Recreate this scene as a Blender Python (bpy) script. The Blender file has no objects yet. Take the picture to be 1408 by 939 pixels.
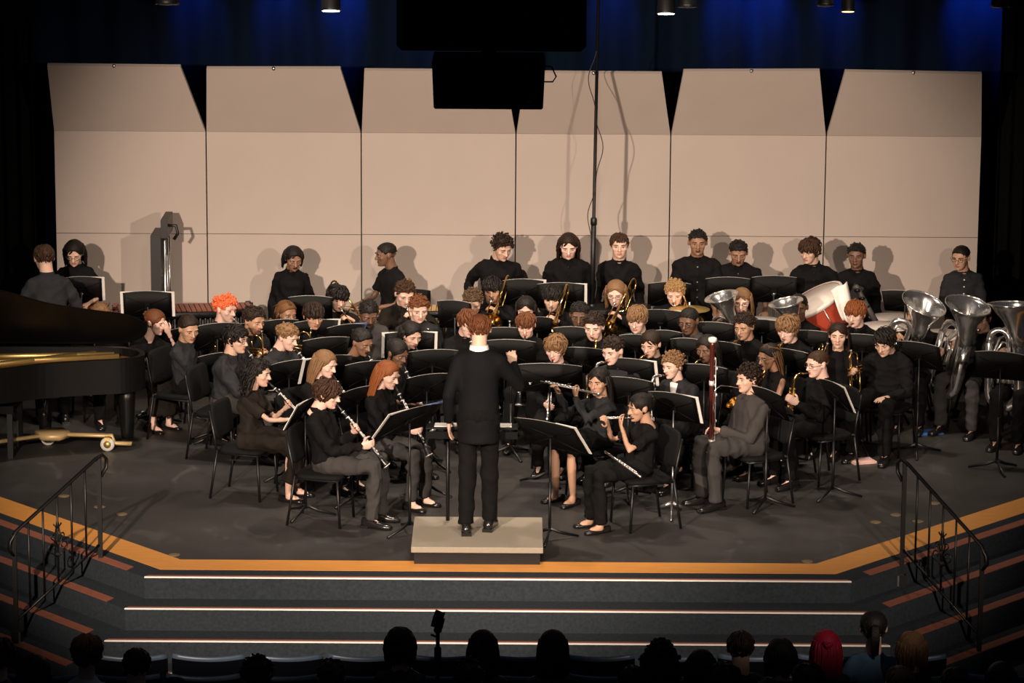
import bpy, math, random, zlib
import numpy as np
from mathutils import Vector as V, Matrix as M, noise as mnoise
PI = math.pi
def R(a): return math.radians(a)
random.seed(7)
C = bpy.context.scene.collection
SC = bpy.context.scene

# ------------------------------------------------------------------ camera, world, exposure
FPX, PITCH, ROLL = 4600.0, R(12.0), R(0.38)
CAM = V((0, -26.41, 7.44))
cd = bpy.data.cameras.new('camera'); cam = bpy.data.objects.new('camera', cd); C.objects.link(cam)
cd.sensor_fit = 'HORIZONTAL'; cd.sensor_width = 36.0; cd.lens = FPX / 1408 * 36.0
cd.clip_start = 1.0; cd.clip_end = 200
cam.matrix_world = M.Translation(CAM) @ M.Rotation(PI/2 - PITCH, 4, 'X') @ M.Rotation(ROLL, 4, 'Z')
SC.camera = cam
SC.view_settings.view_transform = 'Standard'; SC.view_settings.look = 'None'
SC.view_settings.gamma = 1.0; SC.view_settings.use_curve_mapping = False
SC.view_settings.exposure = 0.0
w = bpy.data.worlds.new('world'); SC.world = w; w.use_nodes = True
w.node_tree.nodes['Background'].inputs[0].default_value = (0.5, 0.6, 0.9, 1)
w.node_tree.nodes['Background'].inputs[1].default_value = 0.012

def spot(name, loc, aim, power, color, angle, blend=0.6, size=0.25):
    l = bpy.data.lights.new(name, 'SPOT'); l.energy = power; l.color = color
    l.spot_size = R(angle); l.spot_blend = blend; l.shadow_soft_size = size
    o = bpy.data.objects.new(name, l); C.objects.link(o); o.location = loc
    o.rotation_euler = (V(aim) - V(loc)).to_track_quat('-Z', 'Y').to_euler()
    return o
WARM = (1.0, 0.79, 0.635)
# front-of-house wash from the left and the right, and overhead stage wash
spot('spot_house_left', (-4.9, -12.0, 5.6), (-0.6, 3.4, 1.1), 11600, WARM, 33, 0.5, 0.13)
spot('spot_house_right', (4.9, -12.0, 5.6), (0.5, 3.4, 1.1), 4600, WARM, 33, 0.5, 0.13)
spot('spot_house_centre', (0.0, -9.0, 7.2), (0.0, 3.0, 0.4), 2600, WARM, 36, 0.9, 0.2)
for i, x in enumerate((-3.0, 0.0, 3.0)):
    spot('spot_overhead', (x, 3.4, 6.0), (x*0.8, 3.6, 0.6), 680 if i != 1 else 1000, (1.0, 0.84, 0.68), 80, 0.8, 0.2)
for x, e in ((-3.25, 90), (-2.4, 120), (-1.75, 200), (-.95, 60), (1.0, 90), (2.2, 170), (2.6, 200), (3.3, 110), (4.65, 200), (5.0, 160)):
    spot('spot_blue', (x, 7.42, 4.35), (x, 7.84, 3.72), e*1.0, (0.015, 0.14, 1.0), 44, 1.0, 0.03)
al = bpy.data.lights.new('hall_fill', 'AREA'); al.energy = 9; al.size = 7; al.size_y = 3; al.shape = 'RECTANGLE'; al.color = (0.85, 0.92, 1.0)  # added unseen fill light that lifts the dark audience and seats
ao = bpy.data.objects.new('hall_fill', al); C.objects.link(ao); ao.location = (0, -3.5, 7.5)

# ------------------------------------------------------------------ pixel -> place on a plane of the room
def ray(px, py):
    u = (px-704)/FPX; v = (py-469.5)/FPX; c, s = math.cos(ROLL), math.sin(ROLL)
    u0 = u*c + v*s; v0 = -u*s + v*c
    return V((u0, math.cos(PITCH)-v0*math.sin(PITCH), -math.sin(PITCH)-v0*math.cos(PITCH)))
def atz(px, py, z):
    d = ray(px, py); return CAM + d*((z-CAM.z)/d.z)
def aty(px, py, y):
    d = ray(px, py); return CAM + d*((y-CAM.y)/d.y)

# ------------------------------------------------------------------ materials
MATS = {}
def mat(name, col, rough=0.6, metal=0.0, var=0.15, scale=12.0, bump=0.0, bscale=60.0, spec=0.5, coat=0.0, emit=None, stretch=None):
    if name in MATS: return MATS[name]
    m = bpy.data.materials.new(name); m.use_nodes = True; nt = m.node_tree; b = nt.nodes['Principled BSDF']
    b.inputs['Roughness'].default_value = rough; b.inputs['Metallic'].default_value = metal
    b.inputs['Specular IOR Level'].default_value = spec; b.inputs['Coat Weight'].default_value = coat
    tc = nt.nodes.new('ShaderNodeTexCoord'); n = nt.nodes.new('ShaderNodeTexNoise')
    n.inputs['Scale'].default_value = scale; n.inputs['Detail'].default_value = 4
    src = tc.outputs['Object']
    if stretch:
        mp = nt.nodes.new('ShaderNodeMapping'); mp.inputs['Scale'].default_value = stretch
        nt.links.new(src, mp.inputs['Vector']); src = mp.outputs['Vector']
    nt.links.new(src, n.inputs['Vector'])
    mx = nt.nodes.new('ShaderNodeMix'); mx.data_type = 'RGBA'
    nt.links.new(n.outputs['Fac'], mx.inputs['Factor'])
    mx.inputs['A'].default_value = (*[c*(1-var) for c in col], 1); mx.inputs['B'].default_value = (*[min(1, c*(1+var)) for c in col], 1)
    nt.links.new(mx.outputs['Result'], b.inputs['Base Color'])
    if bump:
        n2 = nt.nodes.new('ShaderNodeTexNoise'); n2.inputs['Scale'].default_value = bscale; n2.inputs['Detail'].default_value = 3
        nt.links.new(src, n2.inputs['Vector'])
        bp = nt.nodes.new('ShaderNodeBump'); bp.inputs['Strength'].default_value = bump; bp.inputs['Distance'].default_value = 0.01
        nt.links.new(n2.outputs['Fac'], bp.inputs['Height']); nt.links.new(bp.outputs['Normal'], b.inputs['Normal'])
    if emit:
        b.inputs['Emission Color'].default_value = (*emit[0], 1); b.inputs['Emission Strength'].default_value = emit[1]
    MATS[name] = m; return m
K = {}
K['black_paint'] = mat('black_paint', (0.0035, 0.0035, 0.0039), 0.45)
K['stand_black'] = mat('stand_black', (0.0022, 0.0022, 0.0022), 0.6, spec=0.15)
K['glint_grey'] = mat('glint_grey', (0.30, 0.29, 0.28), 0.35)  # pale grey standing in for light glinting on the desk edges
K['key_silver'] = mat('key_silver', (0.85, 0.83, 0.80), 0.38, 0.55)
K['chair_fabric'] = mat('chair_fabric', (0.0035, 0.0035, 0.0038), 0.8, bump=0.2, bscale=300, spec=0.2)
K['steel'] = mat('steel', (0.55, 0.55, 0.55), 0.3, 1.0)
K['silver'] = mat('silver', (0.92, 0.90, 0.86), 0.17, 0.95)
K['brass'] = mat('brass', (0.86, 0.56, 0.20), 0.20, 1.0)
K['dull_brass'] = mat('dull_brass', (0.62, 0.44, 0.16), 0.38, 0.8)
K['ebony'] = mat('ebony', (0.012, 0.011, 0.011), 0.28)
K['maroon_wood'] = mat('maroon_wood', (0.07, 0.012, 0.008), 0.25, coat=0.4)
K['ivory'] = mat('ivory', (0.8, 0.78, 0.72), 0.3)
K['paper'] = mat('paper', (0.72, 0.70, 0.66), 0.8, var=0.06)
K['blue_folder'] = mat('blue_folder', (0.05, 0.16, 0.5), 0.5)
K['piano_black'] = mat('piano_black', (0.004, 0.004, 0.004), 0.35, spec=.25)
K['gold_plate'] = mat('gold_plate', (0.20, 0.095, 0.022), 0.6, 0.2)
K['rosewood'] = mat('rosewood', (0.20, 0.045, 0.022), 0.4, var=0.35, scale=6, stretch=(1, 8, 8))
K['maple'] = mat('maple', (0.52, 0.32, 0.14), 0.45, var=0.25, scale=6, stretch=(8, 1, 8))
K['drum_red'] = mat('drum_red', (0.36, 0.05, 0.025), 0.35, coat=0.3)
K['drumhead'] = mat('drumhead', (0.72, 0.64, 0.58), 0.6, var=0.06)
K['white_cloth'] = mat('white_cloth', (0.76, 0.72, 0.66), 0.9, bump=0.2, var=0.05)
K['copper'] = mat('copper', (0.55, 0.24, 0.12), 0.25, 1.0)
K['rubber'] = mat('rubber', (0.02, 0.02, 0.02), 0.8)
K['wheel_rubber'] = mat('wheel_rubber', (0.5, 0.5, 0.45), 0.6)
K['shoe'] = mat('shoe_leather', (0.010, 0.009, 0.009), 0.22, coat=0.3)
K['white_shoe'] = mat('white_canvas', (0.7, 0.68, 0.66), 0.7)
K['stick_wood'] = mat('stick_wood', (0.5, 0.33, 0.16), 0.5)
K['felt'] = mat('mallet_felt', (0.25, 0.22, 0.22), 0.9)
K['pink_plastic'] = mat('pink_plastic', (0.6, 0.3, 0.3), 0.5)
K['glass_frame'] = mat('glasses_frame', (0.02, 0.02, 0.025), 0.3)
K['eye_white'] = mat('eye_white', (0.70, 0.66, 0.62), 0.25, var=0.02)
K['eye_dark'] = mat('eye_dark', (0.02, 0.012, 0.008), 0.15)
K['black_shirt'] = mat('black_shirt', (0.0058, 0.0055, 0.0058), 0.85, bump=0.35, bscale=26, spec=0.12)
K['charcoal_shirt'] = mat('charcoal_shirt', (0.0220, 0.0226, 0.0248), 0.8, bump=0.4, bscale=24, spec=0.12)
K['grey_shirt'] = mat('grey_shirt', (0.0480, 0.0448, 0.0432), 0.8, bump=0.4, bscale=24, spec=0.12)
K['brown_black'] = mat('warm_black_cloth', (0.017, 0.0135, 0.011), 0.85, bump=0.35, bscale=26, spec=0.12)
K['black_trousers'] = mat('black_trousers', (0.0050, 0.0050, 0.0050), 0.85, bump=0.3, bscale=20, spec=0.12)
K['grey_trousers'] = mat('grey_trousers', (0.0420, 0.0399, 0.0389), 0.85, bump=0.3, bscale=20, spec=0.12)
K['suit'] = mat('suit_wool', (0.0048, 0.0050, 0.0057), 0.8, bump=0.2, bscale=200, spec=0.12)
K['white_shirt'] = mat('white_shirt', (0.75, 0.75, 0.75), 0.8, var=0.03)
K['denim'] = mat('blue_denim', (0.05, 0.11, 0.18), 0.9, bump=0.3)
K['coat_black'] = mat('coat_black', (0.02, 0.02, 0.024), 0.7, bump=0.4, bscale=14)
K['coat_white'] = mat('coat_white', (0.55, 0.55, 0.58), 0.8, bump=0.3, bscale=14)
SKIN = {'pale': (0.72, 0.48, 0.39), 'light': (0.62, 0.4, 0.3), 'tan': (0.46, 0.27, 0.175), 'brown': (0.27, 0.145, 0.09), 'dark': (0.155, 0.082, 0.05)}
LIP = {'pale': (0.5, 0.2, 0.18), 'light': (0.42, 0.17, 0.14), 'tan': (0.28, 0.11, 0.09), 'brown': (0.045, 0.022, 0.012), 'dark': (0.07, 0.03, 0.025)}
HAIRC = {'black': (0.010, 0.008, 0.007), 'darkbrown': (0.02, 0.011, 0.007), 'brown': (0.045, 0.022, 0.012), 'lightbrown': (0.19, 0.105, 0.05),
         'auburn': (0.115, 0.040, 0.016), 'ginger': (0.2, 0.062, 0.018), 'orange': (0.74, 0.15, 0.055), 'blond': (0.3, 0.18, 0.075), 'goldbraid': (0.12, 0.052, 0.018),
         'red_dye': (0.24, 0.006, 0.024), 'dull': (0.075, 0.045, 0.025)}
def skinm(k): return mat('skin_'+k, SKIN[k], 0.5, var=0.08, scale=30, spec=0.4)
def lipm(k): return mat('lip_'+k, LIP[k], 0.45, var=0.05)
def hairm(k): return mat('hair_'+k, HAIRC[k], 0.5, var=0.35, scale=60, bump=0.5, bscale=120, spec=0.22)

# ------------------------------------------------------------------ mesh builder
def frame(t, up=V((0, 0, 1))):
    t = V(t).normalized(); u = up - t*up.dot(t)
    if u.length < 1e-3:
        up = V((0, 1, 0)) if abs(t.y) < 0.9 else V((1, 0, 0)); u = up - t*up.dot(t)
    u.normalize(); return u, t.cross(u)
class MB:
    def __init__(s): s.v = []; s.f = []; s.mi = []; s.cur = 0; s.flat = False; s.sm = []
    def add(s, vs, fs):
        b = len(s.v); s.v += [tuple(x) for x in vs]
        for f in fs: s.f.append([i+b for i in f]); s.mi.append(s.cur); s.sm.append(not s.flat)
        return s
    def box(s, c, size, rot=None, taper=1.0):
        hx, hy, hz = size[0]/2, size[1]/2, size[2]/2; vs = []
        for z in (-1, 1):
            k = 1 if z < 0 else taper
            for x, y in ((-1, -1), (1, -1), (1, 1), (-1, 1)): vs.append(V((x*hx*k, y*hy*k, z*hz)))
        if rot is not None: vs = [rot @ p for p in vs]
        vs = [p + V(c) for p in vs]; fl = s.flat; s.flat = True
        s.add(vs, [(3, 2, 1, 0), (4, 5, 6, 7), (0, 1, 5, 4), (1, 2, 6, 5), (2, 3, 7, 6), (3, 0, 4, 7)]); s.flat = fl; return s
    def loft(s, rings, cap=True, closed=False):
        n = len(rings[0]); vs = [p for r in rings for p in r]; fs = []
        m = len(rings)
        for i in range(m if closed else m-1):
            for j in range(n):
                k = (j+1) % n; i2 = (i+1) % m
                fs.append((i*n+j, i*n+k, i2*n+k, i2*n+j))
        if cap and not closed: fs.append(tuple(range(n-1, -1, -1))); fs.append(tuple(range((m-1)*n, m*n)))
        return s.add(vs, fs)
    def tube(s, pts, rad, n=8, up=V((0, 0, 1)), cap=True, closed=False):
        pts = [V(p) for p in pts]; m = len(pts)
        if not isinstance(rad, (list, tuple)): rad = [rad]*m
        rings = []; u = None
        for i, p in enumerate(pts):
            if closed: t = pts[(i+1) % m]-pts[i-1]
            else: t = pts[min(i+1, m-1)]-pts[max(i-1, 0)]
            if t.length < 1e-9: t = V((0, 0, 1))
            t.normalize()
            if u is None: u, _ = frame(t, V(up))
            else:
                u = u - t*u.dot(t)
                if u.length < 1e-4: u, _ = frame(t, V(up))
                u.normalize()
            v = t.cross(u); r = rad[i]
            ru, rv = (r, r) if not isinstance(r, (list, tuple)) else (r[1], r[0])
            rings.append([p + u*(ru*math.cos(a)) + v*(rv*math.sin(a)) for a in [2*PI*j/n for j in range(n)]])
        return s.loft(rings, cap, closed)
    def ell(s, c, r, nu=14, nv=9, rot=None):
        if not isinstance(r, (list, tuple)): r = (r, r, r)
        vs = []; fs = []
        for i in range(1, nv):
            th = PI*i/nv
            for j in range(nu):
                a = 2*PI*j/nu; vs.append(V((math.sin(th)*math.cos(a)*r[0], math.sin(th)*math.sin(a)*r[1], math.cos(th)*r[2])))
        vs.append(V((0, 0, r[2]))); vs.append(V((0, 0, -r[2])))
        if rot is not None: vs = [rot @ p for p in vs]
        vs = [p+V(c) for p in vs]; T = len(vs)-2; B = T+1
        for i in range(nv-2):
            for j in range(nu):
                k = (j+1) % nu; fs.append((i*nu+j, (i+1)*nu+j, (i+1)*nu+k, i*nu+k))
        for j in range(nu):
            k = (j+1) % nu; fs.append((T, j, k)); fs.append((B, (nv-2)*nu+k, (nv-2)*nu+j))
        return s.add(vs, fs)
    def lathe(s, prof, mtx=None, n=20, cap=True):
        rings = [[V((r*math.cos(2*PI*j/n), r*math.sin(2*PI*j/n), z)) for j in range(n)] for r, z in prof]
        if mtx is not None: rings = [[mtx @ p for p in r] for r in rings]
        return s.loft(rings, cap)
    def prism(s, poly, z0, z1):
        n = len(poly); fl = s.flat; s.flat = True
        s.add([V((x, y, z0)) for x, y in poly]+[V((x, y, z1)) for x, y in poly],
              [tuple(range(n-1, -1, -1)), tuple(range(n, 2*n))]+[(i, (i+1) % n, n+(i+1) % n, n+i) for i in range(n)]); s.flat = fl; return s
    def mesh(s, name, mats):
        me = bpy.data.meshes.new(name); me.from_pydata(s.v, [], s.f)
        if not isinstance(mats, (list, tuple)): mats = [mats]
        for m in mats: me.materials.append(m)
        me.polygons.foreach_set('material_index', s.mi); me.polygons.foreach_set('use_smooth', s.sm); me.update(); return me
    def build(s, name, mats, parent=None):
        return link(name, s.mesh(name, mats), parent)
def link(name, me, parent=None, mtx=None):
    o = bpy.data.objects.new(name, me); C.objects.link(o)
    if parent is not None: o.parent = parent
    if mtx is not None: o.matrix_local = mtx
    return o
def tag(o, label=None, cat=None, group=None, kind=None):
    if label: o['label'] = label
    if cat: o['category'] = cat
    if group: o['group'] = group
    if kind: o['kind'] = kind
    return o
def thing(name, label, cat, mtx=None, group=None, loc=None, rz=0):
    o = bpy.data.objects.new(name, None); C.objects.link(o); o.empty_display_size = 0.1
    if loc is not None: mtx = M.Translation(V(loc)) @ M.Rotation(rz, 4, 'Z')
    if mtx is not None: o.matrix_world = mtx
    return tag(o, label, cat, group)
def struct(o): o['kind'] = 'structure'; return o

def soften(mbs):
    """voxel-remesh many builders in one evaluation: [(mb, voxel, smooth)] -> meshes"""
    obs = []
    for mb, vox, sm in mbs:
        o = bpy.data.objects.new('tmp', mb.mesh('tmp', [])); C.objects.link(o)
        r = o.modifiers.new('r', 'REMESH'); r.mode = 'VOXEL'; r.voxel_size = vox; r.use_smooth_shade = True
        if sm: q = o.modifiers.new('s', 'SMOOTH'); q.iterations = sm; q.factor = 0.5
        obs.append(o)
    dg = bpy.context.evaluated_depsgraph_get(); dg.update(); out = []
    for o in obs: out.append(bpy.data.meshes.new_from_object(o.evaluated_get(dg)))
    for o in obs:
        me = o.data; bpy.data.objects.remove(o); bpy.data.meshes.remove(me)
    return out
def np_mesh(me):
    v = np.empty(len(me.vertices)*3); me.vertices.foreach_get('co', v); v = v.reshape(-1, 3)
    f = [tuple(p.vertices) for p in me.polygons]
    mi = np.zeros(len(f), int); me.polygons.foreach_get('material_index', mi)
    return v, f, mi
def xf(v, m):
    a = np.array(m); return v @ a[:3, :3].T + a[:3, 3]
def wrinkle(me, amp, seed, freq=(13, 30)):
    v = np.empty(len(me.vertices)*3); me.vertices.foreach_get('co', v); v = v.reshape(-1, 3)
    nn = np.empty(len(me.vertices)*3); me.vertices.foreach_get('normal', nn); nn = nn.reshape(-1, 3)
    rs = np.random.RandomState(seed); d = np.zeros(len(v)); wv = v.copy()
    for k in range(3):
        q = rs.normal(size=3)*9; wv = wv + 0.035*np.sin(v @ q + rs.rand()*6)[:, None]*rs.normal(size=3)
    for k in range(5):
        q = rs.normal(size=3); q /= np.linalg.norm(q); q *= rs.uniform(*freq)
        d += (1-np.abs(np.sin(wv @ q + rs.rand()*6)))**2-0.18
    v = v + nn*(d*amp/2.2)[:, None]
    me.vertices.foreach_set('co', v.reshape(-1)); me.update()

# ------------------------------------------------------------------ human templates
def head_mb(fem):
    b = MB(); j = 0.93 if fem else 1.0
    b.ell((0, 0.014, 0.032), (0.073, 0.093, 0.082), 24, 14)
    rings = []
    for z, hw, fy, by in ((0.05, .066, -.074, .06), (0.015, .067, -.080, .055), (-.02, .065, -.082, .045), (-.055, .057*j, -.081, .025), (-.085, .047*j, -.078, .0), (-.104, .034*j, -.075, -.02), (-.114, .020*j, -.068, -.035)):
        cy, ry = (fy+by)/2, (by-fy)/2
        rings.append([V((hw*math.copysign(abs(math.cos(a))**0.85, math.cos(a)), cy+ry*math.copysign(abs(math.sin(a))**0.85, math.sin(a)), z)) for a in [2*PI*i/20 for i in range(20)]])
    b.loft(rings[::-1])
    for s in (-1, 1):
        b.ell((s*.030, -.076, .024), (.023, .012, .0075), rot=M.Rotation(s*.15, 3, 'Y'))
        b.ell((s*.040, -.055, -.022), (.022, .022, .022))
        b.ell((s*.011, -.090, -.033), (.0085, .009, .007))
        b.ell((s*.076, .012, -.006), (.009, .021, .032), rot=M.Rotation(-.2, 3, 'X') @ M.Rotation(s*.3, 3, 'Z'))
    b.tube([(0, -.076, .022), (0, -.088, .000), (0, -.099, -.020), (0, -.104, -.030), (0, -.092, -.040)], [.007, .0085, .0105, .0125, .007], 10)
    b.ell((0, -.083, -.060), (.022, .009, .0055)); b.ell((0, -.082, -.0705), (.019, .0095, .0065))
    b.ell((0, -.076, -.098), (.019*j, .014, .015))
    nr = 0.047 if fem else 0.054
    b.tube([(0, .022, -.04), (0, .026, -.10), (0, .040, -.165), (0, .05, -.22)], [nr*1.02, nr, nr*1.04, nr*1.2], 16)
    return b
def hand_mb(curl, spread=0.0, thumb_in=0.5):     # right hand, fingers +Y, palm -Z, thumb -X
    b = MB()
    b.tube([(0, -.06, 0), (0, 0, 0), (0.002, .03, 0), (0.001, .06, -.001), (0, .09, -.003)], [(.026, .020), (.027, .018), (.036, .016), (.041, .014), (.039, .011)], 12, up=V((0, 0, 1)))
    for i, (x, L, r) in enumerate(((-.030, .070, .0088), (-.010, .080, .0090), (.011, .074, .0086), (.030, .058, .0078))):
        p = V((x, .085, -.003)); a = 0.0; pts = [p - V((0, .02, 0)), p]; sx = (i-1.5)*spread
        for k, fr in enumerate((.42, .32, .26)):
            a += curl*(0.8, 1.1, 0.8)[k]
            p = p + V((sx, math.cos(a), -math.sin(a)))*(L*fr); pts.append(p)
        b.tube(pts, [r, r*1.05, r, r*.93, r*.75], 8)
        b.ell(pts[-1], r*.8, 8, 6)
    p = V((-.026, .020, -.004)); d = V((-.75, .62, -.25)).normalized(); d2 = (V((-.15, .9, -.4))*(1-thumb_in)+V((.55, .65, -.62))*thumb_in).normalized()
    q = p + d*.040; r_ = q + (d+d2).normalized()*.028; s_ = r_ + d2*.024
    b.tube([p, q, r_, s_], [.013, .0115, .0098, .008], 8); b.ell(s_, .0082, 8, 6)
    return b
def shoe_mb(kind):
    b = MB()
    if kind == 'flat':
        prof = [(-.088, .030, .058), (-.06, .037, .056), (0, .036, .030), (.06, .043, .034), (.11, .043, .040), (.15, .034, .034), (.165, .018, .02)]
    else:
        prof = [(-.085, .030, .085), (-.06, .037, .09), (0, .037, .088), (.05, .042, .062), (.11, .045, .048), (.155, .036, .042), (.175, .022, .03)]
    rings = [[V((hw*math.copysign(abs(math.cos(a))**.7, math.cos(a)), y, max(0, h/2*(1+math.copysign(abs(math.sin(a))**.8, math.sin(a)))))) for a in [2*PI*i/12 for i in range(12)]] for y, hw, h in prof]
    rings = [[V((p.x, -p.y, p.z)) for p in r] for r in rings]
    b.loft(rings[::-1]); 
    if kind != 'flat': b.cur = 1; b.box((0, .06, .012), (.075, .07, .026)); 
    return b
_t = soften([(head_mb(False), .0080, 2), (head_mb(True), .0080, 2), (hand_mb(.62), .0066, 1), (hand_mb(.25, .06, .1), .0066, 1)])
def head_parts(fem):
    v, f, _ = np_mesh(_t[1 if fem else 0])
    mi = []
    for p in f:
        c = v[list(p)].mean(0)
        mi.append(1 if (c[1] < -.083 and abs(c[0]) < .022 and -.078 < c[2] < -.0545) else 0)
    extra = MB()
    for s in (-1, 1):
        extra.cur = 2; extra.ell((s*.031, -.0745, .003), (.0125, .0070, .0050), 10, 7)
        extra.cur = 3; extra.ell((s*.031, -.0795, .0015), (.0062, .0032, .0050), 8, 6)
        extra.cur = 3; extra.tube([(s*.018, -.0800, .0045), (s*.031, -.0830, .0070), (s*.045, -.075, .0035)], [.0012, .0022, .0012], 5)
        extra.cur = 4; extra.tube([(s*.013, -.0885, .021), (s*.030, -.0905, .0275), (s*.050, -.076, .022)], [(.0025, .0035), (.003, .004), (.0015, .002)], 6)
    ev = np.array(extra.v)
    return np.vstack([v, ev]), f+[tuple(i+len(v) for i in q) for q in extra.f], mi+extra.mi
HEAD = {False: head_parts(False), True: head_parts(True)}
HANDS = {}
for i, n in ((2, 'grip'), (3, 'rest')):
    v, f, _ = np_mesh(_t[i]); HANDS[n, 'R'] = (v, f); v2 = v.copy(); v2[:, 0] *= -1; HANDS[n, 'L'] = (v2, [q[::-1] for q in f])
SHOES = {k: shoe_mb(k).mesh('shoe', [K['shoe'], K['shoe']]) for k in ('dress', 'flat')}
SHOES['white'] = shoe_mb('dress').mesh('shoe', [K['white_shoe'], K['white_shoe']])

# ------------------------------------------------------------------ hair
def hair_mb(style, seed=0):
    """hair in head space (face towards -Y, head centre at the origin)"""
    rs = random.Random(seed); b = MB(); S = style; bun2 = S == 'longbun'; S = 'long' if bun2 else S
    st = dict(t=.008, side=.006, front=.074, temple=.034, ear=-.002, back=-.080, nu=40, nv=12, n=170, L=.036, r=.0062, lift=.010, jit=.35, mode='down', blob=0, br=(.010, .015), bl=(.004, .02))
    if S == 'buzz': st.update(t=.005, side=.003, n=170, L=.015, r=.004, lift=.002, jit=.3, back=-.062)
    elif S == 'cornrows': st.update(t=.005, side=.004, n=0, nu=80)
    elif S == 'topfade': st.update(side=.004, n=0, blob=150, br=(.007, .010), bl=(.002, .014), front=.070)
    elif S == 'short': st.update(n=200, L=.045, lift=.009, jit=.22)
    elif S == 'parted': st.update(n=200, L=.075, r=.0075, lift=.018, mode='part', jit=.16)
    elif S == 'fringe': st.update(n=220, L=.075, r=.0075, lift=.014, mode='fwd', front=.066, ear=-.02, jit=.16)
    elif S == 'wavy': st.update(n=240, L=.085, r=.0085, lift=.020, jit=.36, front=.066, temple=.02, ear=-.035, back=-.095, side=.010)
    elif S == 'curly': st.update(n=0, blob=180, br=(.009, .014), bl=(.002, .020), front=.066, ear=-.01)
    elif S == 'bigcurly': st.update(n=0, blob=250, br=(.009, .015), bl=(.004, .036), front=.066, temple=.025, ear=-.03, back=-.095)
    elif S == 'afro': st.update(n=0, blob=250, br=(.009, .011), bl=(.012, .026), front=.070, t=.016, side=.014)
    elif S in ('long', 'shoulder', 'braids', 'bob', 'pony', 'bun', 'longcurly'): st.update(t=.010, side=.008, n=120, L=.10, r=.0065, lift=.004, jit=.08, mode='centre', temple=.028, ear=-.03, back=-.088)
    if S == 'bob': st.update(side=.012, ear=-.06, back=-.10, n=170, L=.08, lift=.008)
    if S == 'braids': st.update(n=0)
    if S == 'longcurly': st.update(n=0, blob=170, br=(.010, .015), bl=(.002, .022), ear=-.05)
    nu, nv = st['nu'], st['nv']; CC = V((0, .014, .031)); verts = []
    def zlow(a):
        k = abs((a+PI) % (2*PI)-PI)/PI
        pts = [(0, st['front']), (.16, st['front']-.003), (.29, st['temple']), (.44, st['ear']), (.60, st['ear']-.02), (.75, st['back']), (1, st['back'])]
        for (k0, z0), (k1, z1) in zip(pts, pts[1:]):
            if k <= k1: return z0+(z1-z0)*(k-k0)/(k1-k0)
        return st['back']
    def scalp(a, f):
        e0 = math.asin(max(-.98, min(.95, (zlow(a)-CC.z)/.098))); el = PI/2+(e0-PI/2)*f
        d = V((math.sin(a)*math.cos(el), -math.cos(a)*math.cos(el), math.sin(el)))
        p = V((d.x*.0735, d.y*.0935, d.z*.0825))
        if d.z < 0: p.y *= 1-.25*-d.z; p.x *= 1-.18*-d.z
        nn = V((d.x/.0735, d.y/.0935, d.z/.0825)).normalized()
        return CC+p, nn, el
    for i in range(nv+1):
        for j in range(nu):
            a = 2*PI*j/nu; p, nn, el = scalp(a, i/nv); t = st['side']+(st['t']-st['side'])*max(0, math.sin(el))
            if S == 'cornrows': t += .008*abs(math.sin(nn.x*20))
            t *= min(1, (nv-i)/1.6) if i < nv else -.2
            verts.append(p+nn*t)
    b.add(verts, [(i*nu+j, (i+1)*nu+j, (i+1)*nu+(j+1) % nu, i*nu+(j+1) % nu) for i in range(nv) for j in range(nu)])
    def pick():
        while True:
            a = rs.uniform(0, 2*PI); f = rs.random()**.6
            return a, f
    for k in range(st['n']):
        a, f = pick(); f *= .97; p, nn, el = scalp(a, f)
        dn = V((math.sin(a), -math.cos(a), 0))*max(.05, math.sin(el)) - V((0, 0, 1))*max(.15, math.cos(el))
        if st['mode'] == 'fwd': dn = dn*.7+V((0, -1, 0))*max(0, math.sin(el))*1.2
        if st['mode'] == 'part': dn = dn*.5+V((.9, -.35, 0))*max(.0, math.sin(el))*1.3
        if st['mode'] == 'centre': dn = V((math.copysign(1, p.x), .25, 0))*max(0, math.sin(el))*1.2-V((0, 0, 1))*max(.2, math.cos(el))
        dn += V((rs.gauss(0, 1), rs.gauss(0, 1), rs.gauss(0, 1)))*st['jit']; dn -= nn*dn.dot(nn); dn.normalize()
        L = st['L']*rs.uniform(.6, 1.2)*(.7 if f > .85 and abs((a+PI) % (2*PI)-PI) < .9 and st['mode'] != 'fwd' else 1); lf = st['lift']*rs.uniform(.4, 1.2); r = st['r']*rs.uniform(.8, 1.2)
        pts = []; q = p.copy(); d = dn.copy(); seg = 3
        for m in range(seg+1):
            f_ = m/seg; h = lf*math.sin(PI*(.12+.80*f_))+.002
            e_ = V(((q.x-CC.x)/.0735, (q.y-CC.y)/.0935, (q.z-CC.z)/.0825)); k_ = e_.length
            if q.z > -.02 or k_ < 1: q = CC+(q-CC)*(1/k_)*(1+.0)
            n_ = V(((q.x-CC.x)/.0735**2, (q.y-CC.y)/.0935**2, (q.z-CC.z)/.0825**2)).normalized()
            pts.append(q+n_*h); d = d-n_*d.dot(n_); d += V((rs.gauss(0, 1), rs.gauss(0, 1), rs.gauss(0, 1)-.4))*st['jit']*.6; d.normalize(); q = q+d*(L/seg)
        b.tube(pts, [(r*1.2, r*.5), (r*1.35, r*.65), (r*1.15, r*.55), (r*.3, r*.2)], 4, up=nn, cap=False)
    for k in range(st['blob']):
        a, f = pick(); p, nn, el = scalp(a, min(.98, f)); top = max(.35 if S != 'topfade' else .15, math.sin(el)); lf = rs.uniform(*st['bl'])*(.45+.55*top); r = rs.uniform(*st['br'])
        b.ell(p+nn*lf, (r, r*rs.uniform(.65, 1), r*rs.uniform(.7, 1.1)), 5, 4, M.Rotation(rs.uniform(0, 6), 3, 'X') @ M.Rotation(rs.uniform(0, 6), 3, 'Z'))
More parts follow.
